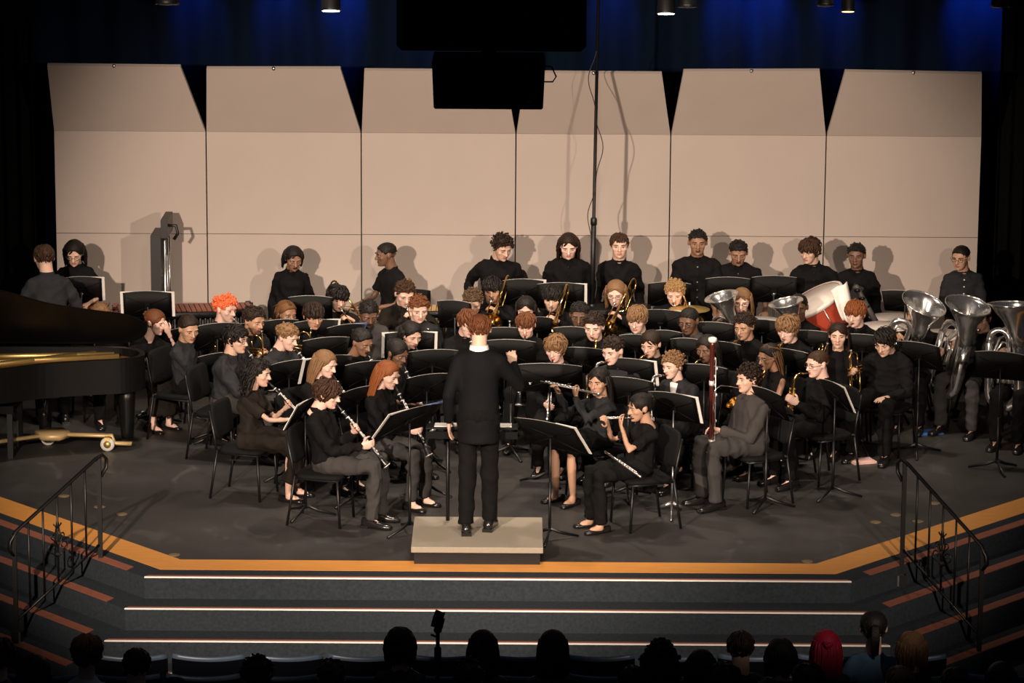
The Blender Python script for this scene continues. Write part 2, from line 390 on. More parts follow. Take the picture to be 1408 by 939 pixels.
    def lock(a, zend, r, out, wav=0, n=5, seg=8, z0=.04, gold=0):
        ca, sa = math.sin(a), -math.cos(a); pts = []; ph = rs.uniform(0, 6)
        for k in range(seg+1):
            f = k/seg; z = z0+(zend-z0)*f; bl = 1.05+.14*math.sin(PI*min(1, f*1.4))
            x = ca*(.076*bl+out*f); y = .014+sa*(.094*bl*(1-.22*f)+out*f)
            if sa < 0: y += .035*min(1, f*2)       # front locks stay beside the face
            if wav: x += wav*math.sin(ph+f*9); y += wav*math.cos(ph+f*8)
            pts.append((x, y, z))
        b.tube(pts, [r*.6]+[r]*(seg-2)+[r*.8, r*.25], n)
    if S in ('long', 'shoulder', 'braids', 'longcurly', 'bob'):
        ze = {'long': -.30, 'shoulder': -.17, 'braids': -.34, 'longcurly': -.21, 'bob': -.105}[S]; n = {'braids': 34, 'longcurly': 30, 'bob': 40}.get(S, 38)
        for k in range(n):
            a = R(68)+R(224)*(k+.5)/n+rs.uniform(-.06, .06)
            for lay in range(2 if S != 'braids' else 1):
                b.cur = k % 2 if S == 'braids' else 0
                lock(a, ze+rs.uniform(-.035, .03), {'braids': .0065, 'longcurly': .0125}.get(S, .0105)*rs.uniform(.7, 1.15), (.004+.008*lay) if S != 'longcurly' else rs.uniform(0, .045), {'longcurly': .012, 'braids': .002, 'shoulder': .004}.get(S, .002), 4, 6, z0=.055 if lay == 0 else .03)
        if S == 'longcurly':
            for k in range(110):
                a = R(75)+R(210)*rs.random(); z = rs.uniform(-.2, .02); o = .078+.055*rs.random(); r = rs.uniform(.008, .013); b.ell((math.sin(a)*o, .02-math.cos(a)*o, z), (r, r*.8, r*1.2), 6, 4, M.Rotation(rs.uniform(0, 6), 3, 'X'))
        if S == 'braids':
            for k in range(26):
                b.cur = k % 2; x = -.06+.12*k/25; b.tube([(x*.3, -.055+.4*abs(x), .105), (x*.8, .0, .122-.3*abs(x)), (x*1.15, .06, .10-.5*abs(x)), (x*1.25, .10, .03)], .0065, 5)
    if S == 'pony':
        for k in range(14):
            x = rs.uniform(-.018, .018); b.tube([(x*.3, .10, .04), (x, .135, .03), (x*1.2, .145, -.05), (x*1.4, .125, -.16+rs.uniform(-.03, .02))], [.010, .012, .010, .003], 5)
    if S in ('bun', 'cornrows') or bun2:
        for k in range(16): q = V((rs.gauss(0, 1), rs.gauss(0, 1), rs.gauss(0, 1))).normalized(); b.ell(V((0, .112, .04))+q*.018, (.016, .013, .014), 6, 4, M.Rotation(rs.uniform(0, 6), 3, 'X'))
    return b

# ------------------------------------------------------------------ people
ROOTS = []
JOBS = []        # (mb, voxel, smooth, callback)
def ik(S, T, L1, L2, hint):
    d = T-S; D = d.length; D2 = min(D, (L1+L2)*.985); u = d.normalized()
    a = (L1*L1-L2*L2+D2*D2)/(2*D2); h = math.sqrt(max(0, L1*L1-a*a))
    n = hint-u*hint.dot(u)
    if n.length < 1e-4: n = V((0, 0, -1))
    return S+u*a+n.normalized()*h, S+u*D2
TORSO_M = [(-.06, .150, .105), (.03, .158, .112), (.14, .150, .103), (.24, .153, .104), (.33, .163, .108), (.385, .152, .098), (.435, .105, .076), (.475, .068, .058)]
TORSO_F = [(-.06, .160, .108), (.03, .165, .115), (.14, .138, .094), (.24, .134, .096), (.33, .143, .112), (.385, .134, .090), (.435, .092, .068), (.475, .058, .050)]
def person(sp):
    """sp: dict with px,py (face pixel) or loc; pose, yaw, skin, hair, style, fem, top, bottom, hands, label"""
    g = sp.get; s = g('s', 1.0); fem = g('fem', False); sit = g('pose', 'sit') == 'sit'; wd = g('w', 1.0)
    lean = R(g('lean', 1 if sit else 1)); yaw = R(g('yaw', 0))
    zp = (.455+.075*s) if sit else .895*s
    side = R(g('side', 0)); ts = 1.0; groot = None
    if g('g'):
        groot = atz(*g('g'), 0); fy = groot.y+(M.Rotation(yaw, 3, 'Z') @ V((0, -.12, 0))).y
        fw = aty(g('px'), g('py'), fy); dl = M.Rotation(-yaw, 3, 'Z') @ (fw-groot)
        ts = max(.84, min(1.22, (fw.z-zp-.15*s)/(.485*s))); tl_ = .6*s*ts
        lean = math.asin(max(-.2, min(.45, -(dl.y+.12)/tl_))); side = math.asin(max(-.3, min(.3, dl.x/tl_)))
    ax = (M.Rotation(side, 3, 'Y') @ V((0, -math.sin(lean), math.cos(lean))))
    fwd = (V((0, -1, 0))-ax*V((0, -1, 0)).dot(ax)).normalized(); P0 = V((0, 0, zp))
    def T(t): return P0+ax*(t*s*ts)
    htl = M.Rotation(R(g('turn', 0)), 3, 'Z') @ M.Rotation(R(g('roll', 0)), 3, 'Y') @ M.Rotation(R(g('nod', 12)), 3, 'X')
    hs = g('hs', 1.06)*(s**.5); pivot = T(.485)+V((0, 0, 0.0))
    Mh = M.Translation(pivot) @ htl.to_4x4() @ M.Diagonal(V((hs*1.10, hs*1.04, hs*.955, 1))) @ M.Translation(V((0, -.045, .150)))
    face = Mh @ V((0, -.075, -.015)); mouth = Mh @ V((0, -.097, -.066))
    Ry = M.Rotation(yaw, 4, 'Z')
    if g('loc'): root = V(g('loc'))
    elif groot is not None: root = groot
    else:
        fw = aty(g('px'), g('py'), g('y')) if g('y') is not None else atz(g('px'), g('py'), face.z+g('dz', 0)+g('base', 0))
        fo = Ry @ face; root = V((fw.x-fo.x, fw.y-fo.y, g('base', 0)))
    MW = M.Translation(root) @ Ry
    ro = thing('person', g('label'), 'person', MW)
    ROOTS.append((ro, root))
    ins = g('ins'); ctx = dict(mouth=mouth, T=T, face=face, zp=zp, s=s, MW=MW, sp=sp, fwd=fwd, head=Mh)
    hd = INSTR[ins[0]](ctx, *ins[1:]) if ins else {}
    hd.update(g('hands', {}))
    # arms
    sw = (.160 if not fem else .138)*s*(wd*.5+.5); L1, L2 = .275*s, .245*s
    arms = {}
    for sd, sg in (('R', -1), ('L', 1)):
        Sh = T(.385)+V((sg*sw, 0, 0))
        if sd in hd: tg, pn, kind = hd[sd][0], hd[sd][1], (hd[sd][2] if len(hd[sd]) > 2 else 'grip')
        elif sit: tg, pn, kind = V((sg*.09, -.30*s, zp+.075*s)), V((0, 0, -1)), 'rest'
        else: tg, pn, kind = V((sg*.235*s*(.5+.5*wd), -.05, .74*s)), V((-sg, 0, 0)), 'rest'
        tg = (face+V((.015, -.045, -.01)) if tg == 'face' else V(tg)); hint = V(hd.get('elbow'+sd, (sg*.40, .35, -.75) if sit else (sg*.25, .9, 0)))
        for _ in range(3):
            dirh = (tg-Sh).normalized() if _ == 0 else (tg-el).normalized()
            wr = tg-dirh*.075*s; el, wr2 = ik(Sh, wr, L1, L2, hint)
        dirh = (wr2-el).normalized(); pn = V(pn); z = -(pn-dirh*pn.dot(dirh))
        if z.length < 1e-3: z = V((0, 0, 1))
        z.normalize(); x = dirh.cross(z)
        Hm = M((( x.x, dirh.x, z.x, wr2.x), (x.y, dirh.y, z.y, wr2.y), (x.z, dirh.z, z.z, wr2.z), (0, 0, 0, 1))) @ M.Scale(.95*s if not fem else .88*s, 4)
        arms[sd] = (Sh, el, wr2, Hm, kind)
    # legs
    legs = {}
    for sd, sg in (('R', -1), ('L', 1)):
        hip = V((sg*.085*s, -.01, zp-.005))
        if sit:
            spl = g('splay', .0); tuck = g('tuck', {}).get(sd, 0); kn = V((sg*(.105+spl)*s, -.425*s, .505*s+.01)); an = V((sg*(.11+spl*.8)*s, -.40*s+tuck, .085))
            if g('cross') == sd: kn = V((-sg*.02, -.43*s, .60)); an = V((-sg*.16, -.52*s, .24))
        else:
            st = g('step', {}).get(sd, 0); lx = g('lx', 1); kn = V((sg*.10*s*lx, -.02+st*.5, .485*s)); an = V((sg*.105*s*lx, .0+st, .085))
        legs[sd] = (hip, kn, an)
    tor = TORSO_F if fem else TORSO_M
    def torso(b, infl, t0=-9, t1=9):
        rings = []
        u = V((1, 0, 0)); u = (u-ax*u.dot(ax)).normalized()
        for t, hw, hdp in tor:
            if t < t0 or t > t1: continue
            c = T(t); hw *= s*wd; hdp *= s*(wd*.7+.3)
            if fem and .28 < t < .36: hdp *= 1.06
            hw += infl; hdp += infl
            rings.append([c+u*(hw*math.copysign(abs(math.cos(a))**.88, math.cos(a)))+fwd*(hdp*math.copysign(abs(math.sin(a))**.88, math.sin(a))) for a in [2*PI*k/18 for k in range(18)]])
        # orient outward
        b.loft(rings)
    top, bottom = g('top', 'black_shirt'), g('bottom', 'black_trousers'); slv = g('slv', 'long')
    ar = 1.0 if not fem else .86
    # body (skin): torso, arms and legs grown together, then head and hands merged in
    b = MB(); torso(b, -.034); under = slv in ('long', 'rolled')
    for sd in 'RL':
        Sh, el, wr, Hm, kind = arms[sd]; ar2 = ar*s; ku = {'long': .70, 'rolled': .76, 'short': .80}.get(slv, 1.0)
        inn = Sh+(T(.41)-Sh)*.5
        b.tube([inn, Sh, Sh.lerp(el, .5), el, el.lerp(wr, .35), wr, wr+(wr-el).normalized()*.02], [.045*ar2*ku, .046*ar2*ku, .043*ar2*ku, .036*ar2*(ku if under else 1), .037*ar2*(.85 if under else 1), .0265*ar2, .025*ar2], 10)
        hip, kn, an = legs[sd]
        b.tube([hip+V((0, .0, .02)), hip.lerp(kn, .5), kn, kn.lerp(an, .3), an, an-V((0, 0, .06))], [.058*s, .052*s, (.040 if 'skirt' not in bottom else .046)*s, (.040 if 'skirt' not in bottom else .048)*s, .033*s, .031*s], 10)
        b.tube([an+V((0, .03, -.045)), an+V((0, -.06, -.052)), an+V((0, -.14, -.066))], [.03, .033, .022], 8)
    b.tube([T(.40), T(.47), Mh @ V((0, .03, -.13))], [.055*s, .047*s, .044*s], 12)
    hv, hf, hmi = HEAD[fem]
    def fin_body(me, Mh=Mh, arms=arms, hv=hv, hf=hf, hmi=hmi, sp=sp, ro=ro):
        v, f, mi = np_mesh(me); vs = [v, xf(hv, Mh)]; fs = list(f); mis = [0]*len(f); n = len(v)
        fs += [tuple(i+n for i in q) for q in hf]; mis += hmi; n += len(hv)
        for sd in 'RL':
            a, q = HANDS[arms[sd][4], sd]; vs.append(xf(a, arms[sd][3])); fs += [tuple(i+n for i in qq) for qq in q]; mis += [0]*len(q); n += len(a)
        m2 = bpy.data.meshes.new('body'); m2.from_pydata(np.vstack(vs), [], fs)
        for m in (skinm(sp['skin']), lipm(sp['skin']), K['eye_white'], K['eye_dark'], hairm(sp.get('brow', sp['hair']))): m2.materials.append(m)
        m2.polygons.foreach_set('material_index', mis); m2.polygons.foreach_set('use_smooth', [True]*len(fs)); m2.update()
        link('body', m2, ro)
    fine = bool(g('g')) or sp['label'].startswith('conductor'); far = sp['label'].startswith('audience'); JOBS.append((b, .026, 2, fin_body))
    # shirt / dress top
    b = MB(); torso(b, .006 if top != 'suit' else .016, t0=-.03 if sit else -.20)
    if not sit and g('untucked', True):
        rr = []
        for t, k in ((-.14, 1.02), (-.05, 1.03), (.04, 1.02)):
            hw, dp = .168*s*wd*k, .122*s*k
            rr.append([T(t)+V((hw*math.cos(a), -dp*math.sin(a), 0)) for a in [2*PI*q/18 for q in range(18)]])
        if top == 'suit':
            rr.insert(0, [T(-.22)+V((.182*s*wd*math.cos(a), .01-.135*s*math.sin(a), 0)) for a in [2*PI*q/18 for q in range(18)]])
        b.loft(rr)
    for sd in 'RL':
        Sh, el, wr, Hm, kind = arms[sd]; k = ar*s*(1.0+.25*(wd-1)); inn = Sh+(T(.42)-Sh)*.55
        if slv == 'none': b.tube([inn, Sh+(inn-Sh)*.35], [.075*k, .052*k], 12); continue
        if slv == 'short': m = Sh.lerp(el, .72); b.tube([inn, Sh, Sh.lerp(el, .4), m], [.070*k, .062*k, .060*k, .062*k], 12)
        else:
            e2 = wr+(el-wr).normalized()*.0
            if slv == 'rolled': e2 = el.lerp(wr, .35)
            b.tube([inn, Sh, Sh.lerp(el, .5), el, el.lerp(e2, .5), e2], [.072*k, .062*k, .058*k, .052*k, .046*k, .038*k if slv != 'rolled' else .044*k], 12)
    b.tube([T(.41), T(.462 if g('collar', not fem) else .448)+fwd*-.008], [.085*s*ar, .062*s*ar], 14)
    def fin_shirt(me, ro=ro, top=top, sp=sp):
        wrinkle(me, .022 if top != 'suit' else .003, zlib.crc32(sp['label'].encode()) % 9999); me.materials.append(K[top]); me.name = 'shirt'
        for p in me.polygons: p.use_smooth = True
        o = link({'suit': 'suit_jacket'}.get(top, sp.get('topname', 'shirt')), me, ro)
    JOBS.append((b, (.0145 if fine else .030 if far else .020) if top != 'suit' else .017, 2 if top != 'suit' else 16, fin_shirt))
    # collar
    if g('collar', not fem):
        cb = MB(); rs = []
        for t, k in ((.462, 1.12), (.487, 1.06), (.505, .99)):
            rs.append([T(t)+V((.066*k*s*ar*math.cos(a), -(.060*k*s*ar)*math.sin(a)-.004, 0))+fwd*(.012*(.49-t)*40*max(0, math.sin(a))**3*.3) for a in [2*PI*q/20 for q in range(20)]])
        cb.loft(rs, cap=False); cb.loft([[T(.505)+(p-T(.505))*.94 for p in rs[2]], [T(.487)+(p-T(.487))*.90 for p in rs[1]]], cap=False)
        for sg in (-1, 1):      # collar points
            p0 = T(.487)+fwd*.064*s+V((sg*.008, 0, 0)); p1 = T(.475)+fwd*.050*s+V((sg*.045*s, 0, 0)); p2 = T(.435)+fwd*.092*s*(.8+.2*wd)+V((sg*.038*s, 0, 0))
            cb.flat = True; cb.add([p0, p1, p2, p0+fwd*.006, p1+fwd*.006, p2+fwd*.006], [(0, 1, 2), (5, 4, 3), (0, 2, 5, 3), (1, 4, 5, 2), (0, 3, 4, 1)]); cb.flat = False
        cb.build('collar', K['white_shirt' if top == 'suit' else top], ro)
    if g('inner'):
        ub = MB(); rws = []
        for t, hw, dp in ((.462, .040, .070), (.41, .034, .088), (.34, .020, .112), (.28, .004, .118)):
            rws.append([T(t)+V((u*hw*s, 0, 0))+fwd*((dp+.016-.012*abs(u))*s) for u in (-1, -.5, 0, .5, 1)])
        nn_ = 5; vv = [p for r in rws for p in r]; ub.add(vv+[p-fwd*.02 for p in vv], [(i*nn_+j, i*nn_+j+1, (i+1)*nn_+j+1, (i+1)*nn_+j) for i in range(3) for j in range(4)]+[(20+(i+1)*nn_+j, 20+(i+1)*nn_+j+1, 20+i*nn_+j+1, 20+i*nn_+j) for i in range(3) for j in range(4)])
        ub.build('undershirt', K['white_shirt'], ro)
    if g('buttons'):
        for k in range(5):
            t = .40-.075*k; hb = MB(); c = T(t)+fwd*(.122*s*(wd*.7+.3)); hb.ell(c, (.008, .005, .008), 8, 5); link('button', hb.mesh('button', K[g('buttons')]), ro)
    # trousers or skirt
    b = MB(); ex = 1.0
    if bottom.endswith('skirt') or bottom == 'shorts_skirt':
        mk = 'brown_black' if bottom == 'long_skirt' else 'black_trousers'
        if sit:
            zz = legs['R'][1].z; L = .30 if bottom == 'long_skirt' else .02; pts = [(0, .07, zp-.01), (0, -.15*s, zp+.0), (0, -.40*s, zz+.01)]; rd = [(.185*s, .12*s), (.195*s, .105*s), (.20*s, .10*s)]
            if L > .1: pts += [(0, -.47*s, zz-.07), (0, -.455*s, zz-.18), (0, -.43*s, zz-L)]; rd += [(.19*s, .075*s), (.195*s, .085*s), (.22*s, .11*s)]
            else: pts.append((0, -.44*s, zz-.03)); rd.append((.17*s, .05))
            b.tube(pts, rd, 20, up=V((0, 0, 1)))
        else: b.tube([T(.05), T(-.1), V((0, -.02, .55*s)), V((0, -.02, .35*s))], [(.17*s, .12*s), (.185*s, .13*s), (.2*s, .16*s), (.22*s, .18*s)], 20, up=V((0, -1, 0)))
        nm = 'skirt'
    else:
        mk = bottom; nm = 'trousers'
        b.ell(P0+V((0, .01, -.005)), (.165*s*wd, .125*s, .105*s), 16, 10)
        for sd in 'RL':
            hip, kn, an = legs[sd]
            b.tube([hip+V((0, .02, 0)), hip.lerp(kn, .45), kn, kn.lerp(an, .35), kn.lerp(an, .75), an+V((0, .0, -.005 if not g('crop') else .09))], [.090*s*wd, .080*s*wd, .066*s, .064*s, .056*s, .057*s], 14)
    def fin_leg(me, ro=ro, mk=mk, sp=sp, nm=nm):
        wrinkle(me, .020 if sp.get('pose', 'sit') == 'sit' else .011, 5+zlib.crc32(sp['label'].encode()) % 9999); me.materials.append(K[mk]); me.name = nm
        for p in me.polygons: p.use_smooth = True
        link(nm, me, ro)
    JOBS.append((b, .0150 if fine else .032 if far else .023, 2, fin_leg))
    for sd, sg in (('R', -1), ('L', 1)):
        an = legs[sd][2]; d = an-legs[sd][1]
        link('shoe', SHOES[g('shoe', 'dress')], ro, M.Translation(V((an.x, an.y, an.z-.085))) @ M.Rotation(-sg*.12*-1, 4, 'Z') @ M.Scale(s, 4))
    # hair
    hb = hair_mb(g('style', 'short'), zlib.crc32(sp['label'].encode()) % 97)
    hb.v = [tuple(Mh @ V(p)) for p in hb.v]; hb.build('hair', [hairm(g('hair')), hairm(g('hair2', g('hair')))], ro)
    if g('glasses'):
        gb = MB()
        for sg in (-1, 1):
            gb.tube([Mh @ V((sg*.031+.022*math.cos(a), -.096+.006*abs(math.cos(a)), .000+.016*math.sin(a))) for a in [2*PI*k/12 for k in range(12)]], .0019*hs, 5, closed=True)
            gb.tube([Mh @ V((sg*.053, -.090, .004)), Mh @ V((sg*.076, -.05, .006)), Mh @ V((sg*.079, .01, .004))], .0017*hs, 5)
        gb.tube([Mh @ V((-.009, -.098, .004)), Mh @ V((.009, -.098, .004))], .0018*hs, 5)
        gb.build('glasses', K['glass_frame'], ro)
    if g('belt'): pass
    return ro, MW, ctx
def run_jobs():
    res = soften([(j[0], j[1], j[2]) for j in JOBS])
    for j, me in zip(JOBS, res): j[3](me)
    JOBS.clear()

# ------------------------------------------------------------------ instruments: built once along +Y from the mouthpiece, +Z up, then placed in the hands
def place(Mo, D, U=(0, 0, 1)):
    y = V(D).normalized(); z = V(U)-y*V(U).dot(y); z.normalize(); x = y.cross(z); Mo = V(Mo)
    return M(((x.x, y.x, z.x, Mo.x), (x.y, y.y, z.y, Mo.y), (x.z, y.z, z.z, Mo.z), (0, 0, 0, 1)))
def arc(c, r, a0, a1, n, ax='yz'):
    o = []
    for i in range(n+1):
        a = R(a0+(a1-a0)*i/n); p, q = r*math.cos(a), r*math.sin(a)
        o.append({'yz': V((0, p, q)), 'xy': V((p, q, 0)), 'xz': V((p, 0, q))}[ax]+V(c))
    return o
ROTY = M.Rotation(-PI/2, 4, 'X')     # z axis -> +y
PARTS = {}
def keys(y0, y1, n, r=.0075, off=.014):
    b = MB()
    for k in range(n):
        y = y0+(y1-y0)*k/(n-1); x = (.006, -.006, .011)[k % 3]
        b.lathe([(r, 0), (r, .004), (r*.5, .006)], M.Translation((x, y, off-.004)), 8)
    b.tube([(.012, y0, off*.7), (.012, y1, off*.7)], r*.32, 5); b.tube([(-.012, y0+.03, off*.6), (-.012, y1-.04, off*.6)], r*.3, 5)
    return b
def bell(prof, o=.0015): # (r, y) -> open bell with an inside
    p = [(r, z) for r, z in prof]; q = [(max(.001, r-o), z) for r, z in prof][::-1]
    return p+q
def mk_clarinet():
    b = MB(); b.lathe([(.006, 0), (.009, .03), (.012, .07), (.0155, .075), (.0155, .13), (.013, .135), (.0135, .36), (.016, .365), (.016, .385), (.014, .39), (.0145, .56), (.018, .565)], ROTY, 12)
    be = MB(); be.lathe(bell([(.018, .56), (.021, .60), (.030, .645), (.034, .66)]), ROTY, 14)
    rg = MB()
    for y in (.072, .132, .362, .388, .563, .66): rg.lathe([(.0175 if y < .6 else .0345, y), (.0185 if y < .6 else .0355, y+.004), (.0175 if y < .6 else .033, y+.008)], ROTY, 12)
    return [('tube', b, 'ebony'), ('bell', be, 'ebony'), ('ring_band', rg, 'key_silver'), ('keywork', keys(.15, .54, 15, .0115, .016), 'key_silver')]
def mk_flute(L=.66, r=.0095, black=False):
    b = MB(); b.lathe([(r, 0), (r*1.1, .01), (r*1.15, .16), (r*1.3, .165), (r*1.3, .19), (r*1.05, .195), (r*1.05, L)], ROTY, 10)
    lp = MB(); lp.ell((0, .07, .006), (.012, .018, .006), 10, 6)
    return [('tube', b, 'ebony' if black else 'silver'), ('lip_plate', lp, 'silver'), ('keywork', keys(.23*L/.66, .60*L/.66, 13, .008, .012), 'key_silver')]
def mk_trumpet(m='brass'):
    b = MB(); r = .0065
    b.tube([(0, .02, 0), (0, .38, 0)]+arc((0, .38, -.05), .05, 90, -90, 8)+[(0, .20, -.10)], r, 8)
    b.tube([(.025, .14, -.10), (.025, .08, -.10)]+arc((.025, .08, -.05), .05, 270, 90, 8)+[(.025, .30, 0)], r*1.1, 8)
    mp = MB(); mp.lathe([(.012, -.012), (.014, -.008), (.006, .012), (.005, .06), (.007, .065)], ROTY, 10)
    be = MB(); be.lathe(bell([(.007, .28), (.009, .36), (.014, .42), (.026, .455), (.045, .475), (.061, .482)]), M.Translation((.025, 0, 0)) @ ROTY, 18)
    v = MB()
    for k in range(3):
        v.lathe([(.010, -.135), (.0125, -.13), (.0125, .0), (.010, .004), (.004, .006), (.004, .03), (.009, .031), (.009, .035)], M.Translation((.0125, .17+.031*k, 0)), 10)
    v.tube(arc((.012, .27, -.05), .022, 90, -90, 6)+[(.012, .2, -.07)], .0055, 6)
    return [('tubing', b, m), ('mouthpiece', mp, 'silver'), ('bell', be, m), ('valves', v, m)]
def mk_trombone():
    b = MB(); r = .007; s = MB()
    for z in (0, -.085): s.tube([(0, .06, z), (0, .78, z)], r, 8)
    s.tube([(0, .78, 0)]+arc((0, .78, -.0425), .0425, 90, -90, 8), r, 8)
    s.tube([(0, .10, 0), (0, .10, -.085)], .006, 6); s.tube([(0, .24, 0), (0, .24, -.085)], .006, 6)
    b.tube([(0, .16, -.085), (0, .06, -.085), (-.03, .02, -.085), (-.10, -.0, -.08), (-.10, -.27, -.06)]+arc((-.10, -.27, 0), .06, 270, 90, 10, 'yz')+[(-.10, -.1, .06), (-.10, .05, .06)], [.007]*5+[.009]*11+[.010, .011], 8)
    mp = MB(); mp.lathe([(.015, -.014), (.017, -.008), (.007, .014), (.006, .07)], ROTY, 10)
    be = MB(); be.lathe(bell([(.011, .04), (.015, .16), (.022, .25), (.038, .31), (.065, .345), (.100, .362)]), M.Translation((-.10, 0, .06)) @ ROTY, 22)
    br = MB(); br.tube([(-.10, -.20, -.06), (-.10, -.20, .06)], .006, 6); br.tube([(-.10, .02, -.08), (-.10, .02, .06)], .006, 6)
    return [('bell_tubing', b, 'brass'), ('slide', s, 'brass'), ('mouthpiece', mp, 'silver'), ('bell', be, 'brass'), ('brace', br, 'brass')]
def mk_sax():
    b = MB(); pth = [(0, .03, .004), (0, .09, .020), (0, .13, .012), (0, .15, -.03), (0, .15, -.10), (0, .15, -.48), (0, .165, -.545), (0, .205, -.575), (0, .25, -.555), (0, .268, -.50), (0, .275, -.40)]
    b.tube(pth, [.008, .010, .012, .014, .016, .030, .032, .034, .036, .038, .043], 12)
    be = MB(); be.tube([(0, .275, -.40), (0, .282, -.34), (0, .30, -.29), (0, .315, -.27)], [.043, .048, .058, .066], 16, cap=False); be.tube([(0, .30, -.29), (0, .275, -.40)], [.054, .038], 16)
    mp = MB(); mp.tube([(0, -.012, .002), (0, .04, .006)], [(.008, .004), .0105], 8)
    k = MB()
    for i in range(9):
        z = -.13-.036*i; k.ell((.018+.0012*i, .168, z), (.007, .010, .013), 8, 5); k.ell((-.020, .15, z+.015), (.006, .013, .013), 8, 5)
    k.tube([(.03, .165, -.12), (.04, .17, -.46)], .003, 5); k.tube([(-.03, .165, -.12), (-.04, .17, -.46)], .003, 5); k.tube([(.04, .22, -.52), (.05, .25, -.40)], .003, 5)
    return [('body_tube', b, 'brass'), ('bell', be, 'brass'), ('mouthpiece', mp, 'ebony'), ('keywork', k, 'dull_brass')]
def mk_horn():
    b = MB(); b.tube([(0, .02, 0), (0, .16, -.03), (0, .22, -.08)]+[V((.02*math.sin(k*.4), .15+.12*math.cos(k*.42), -.15+.12*math.sin(k*.42))) for k in range(2, 26)], [.006]*3+[.008+.0006*k for k in range(24)], 8)
    b.tube(arc((.03, .15, -.15), .085, 0, 360, 18)[:-1], .008, 6, closed=True)
    be = MB(); be.tube([(.02, .05, -.17), (.05, .0, -.24), (.10, -.02, -.30), (.16, -.02, -.33), (.19, -.02, -.345)], [.022, .035, .06, .11, .145], 18, cap=False); be.tube([(.187, -.02, -.343), (.10, -.02, -.30)], [.14, .055], 18)
    v = MB()
    for k in range(3): v.lathe([(.016, 0), (.016, .05), (.01, .055)], M.Translation((-.02, .12+.04*k, -.15)) @ M.Rotation(PI/2, 4, 'Y'), 10)
    mp = MB(); mp.lathe([(.012, -.012), (.014, -.008), (.006, .012), (.005, .05)], ROTY, 10)
    return [('coil', b, 'silver'), ('bell', be, 'silver'), ('valves', v, 'silver'), ('mouthpiece', mp, 'silver')]
def mk_mellophone():
    b = MB(); r = .0075
    b.tube([(0, .02, 0), (0, .30, 0)]+arc((0, .30, -.06), .06, 90, -90, 8)+[(0, .12, -.12)]+arc((0, .12, -.06), .06, 270, 100, 8), r, 8)
    b.tube(arc((.02, .22, -.07), .045, 0, 360, 16)[:-1], r, 6, closed=True); b.tube(arc((-.01, .15, -.07), .038, 0, 360, 14)[:-1], r, 6, closed=True)
    be = MB(); be.lathe(bell([(.010, .14), (.018, .28), (.035, .36), (.075, .41), (.115, .43)]), M.Translation((.03, 0, 0)) @ ROTY, 20)
    v = MB()
    for k in range(3): v.lathe([(.013, -.14), (.013, 0), (.004, .004), (.004, .03), (.009, .031), (.009, .035)], M.Translation((.015, .16+.032*k, 0)), 10)
    mp = MB(); mp.lathe([(.012, -.012), (.014, -.008), (.006, .012), (.005, .06)], ROTY, 10)
    return [('tubing', b, 'silver'), ('bell', be, 'silver'), ('valves', v, 'silver'), ('mouthpiece', mp, 'silver')]
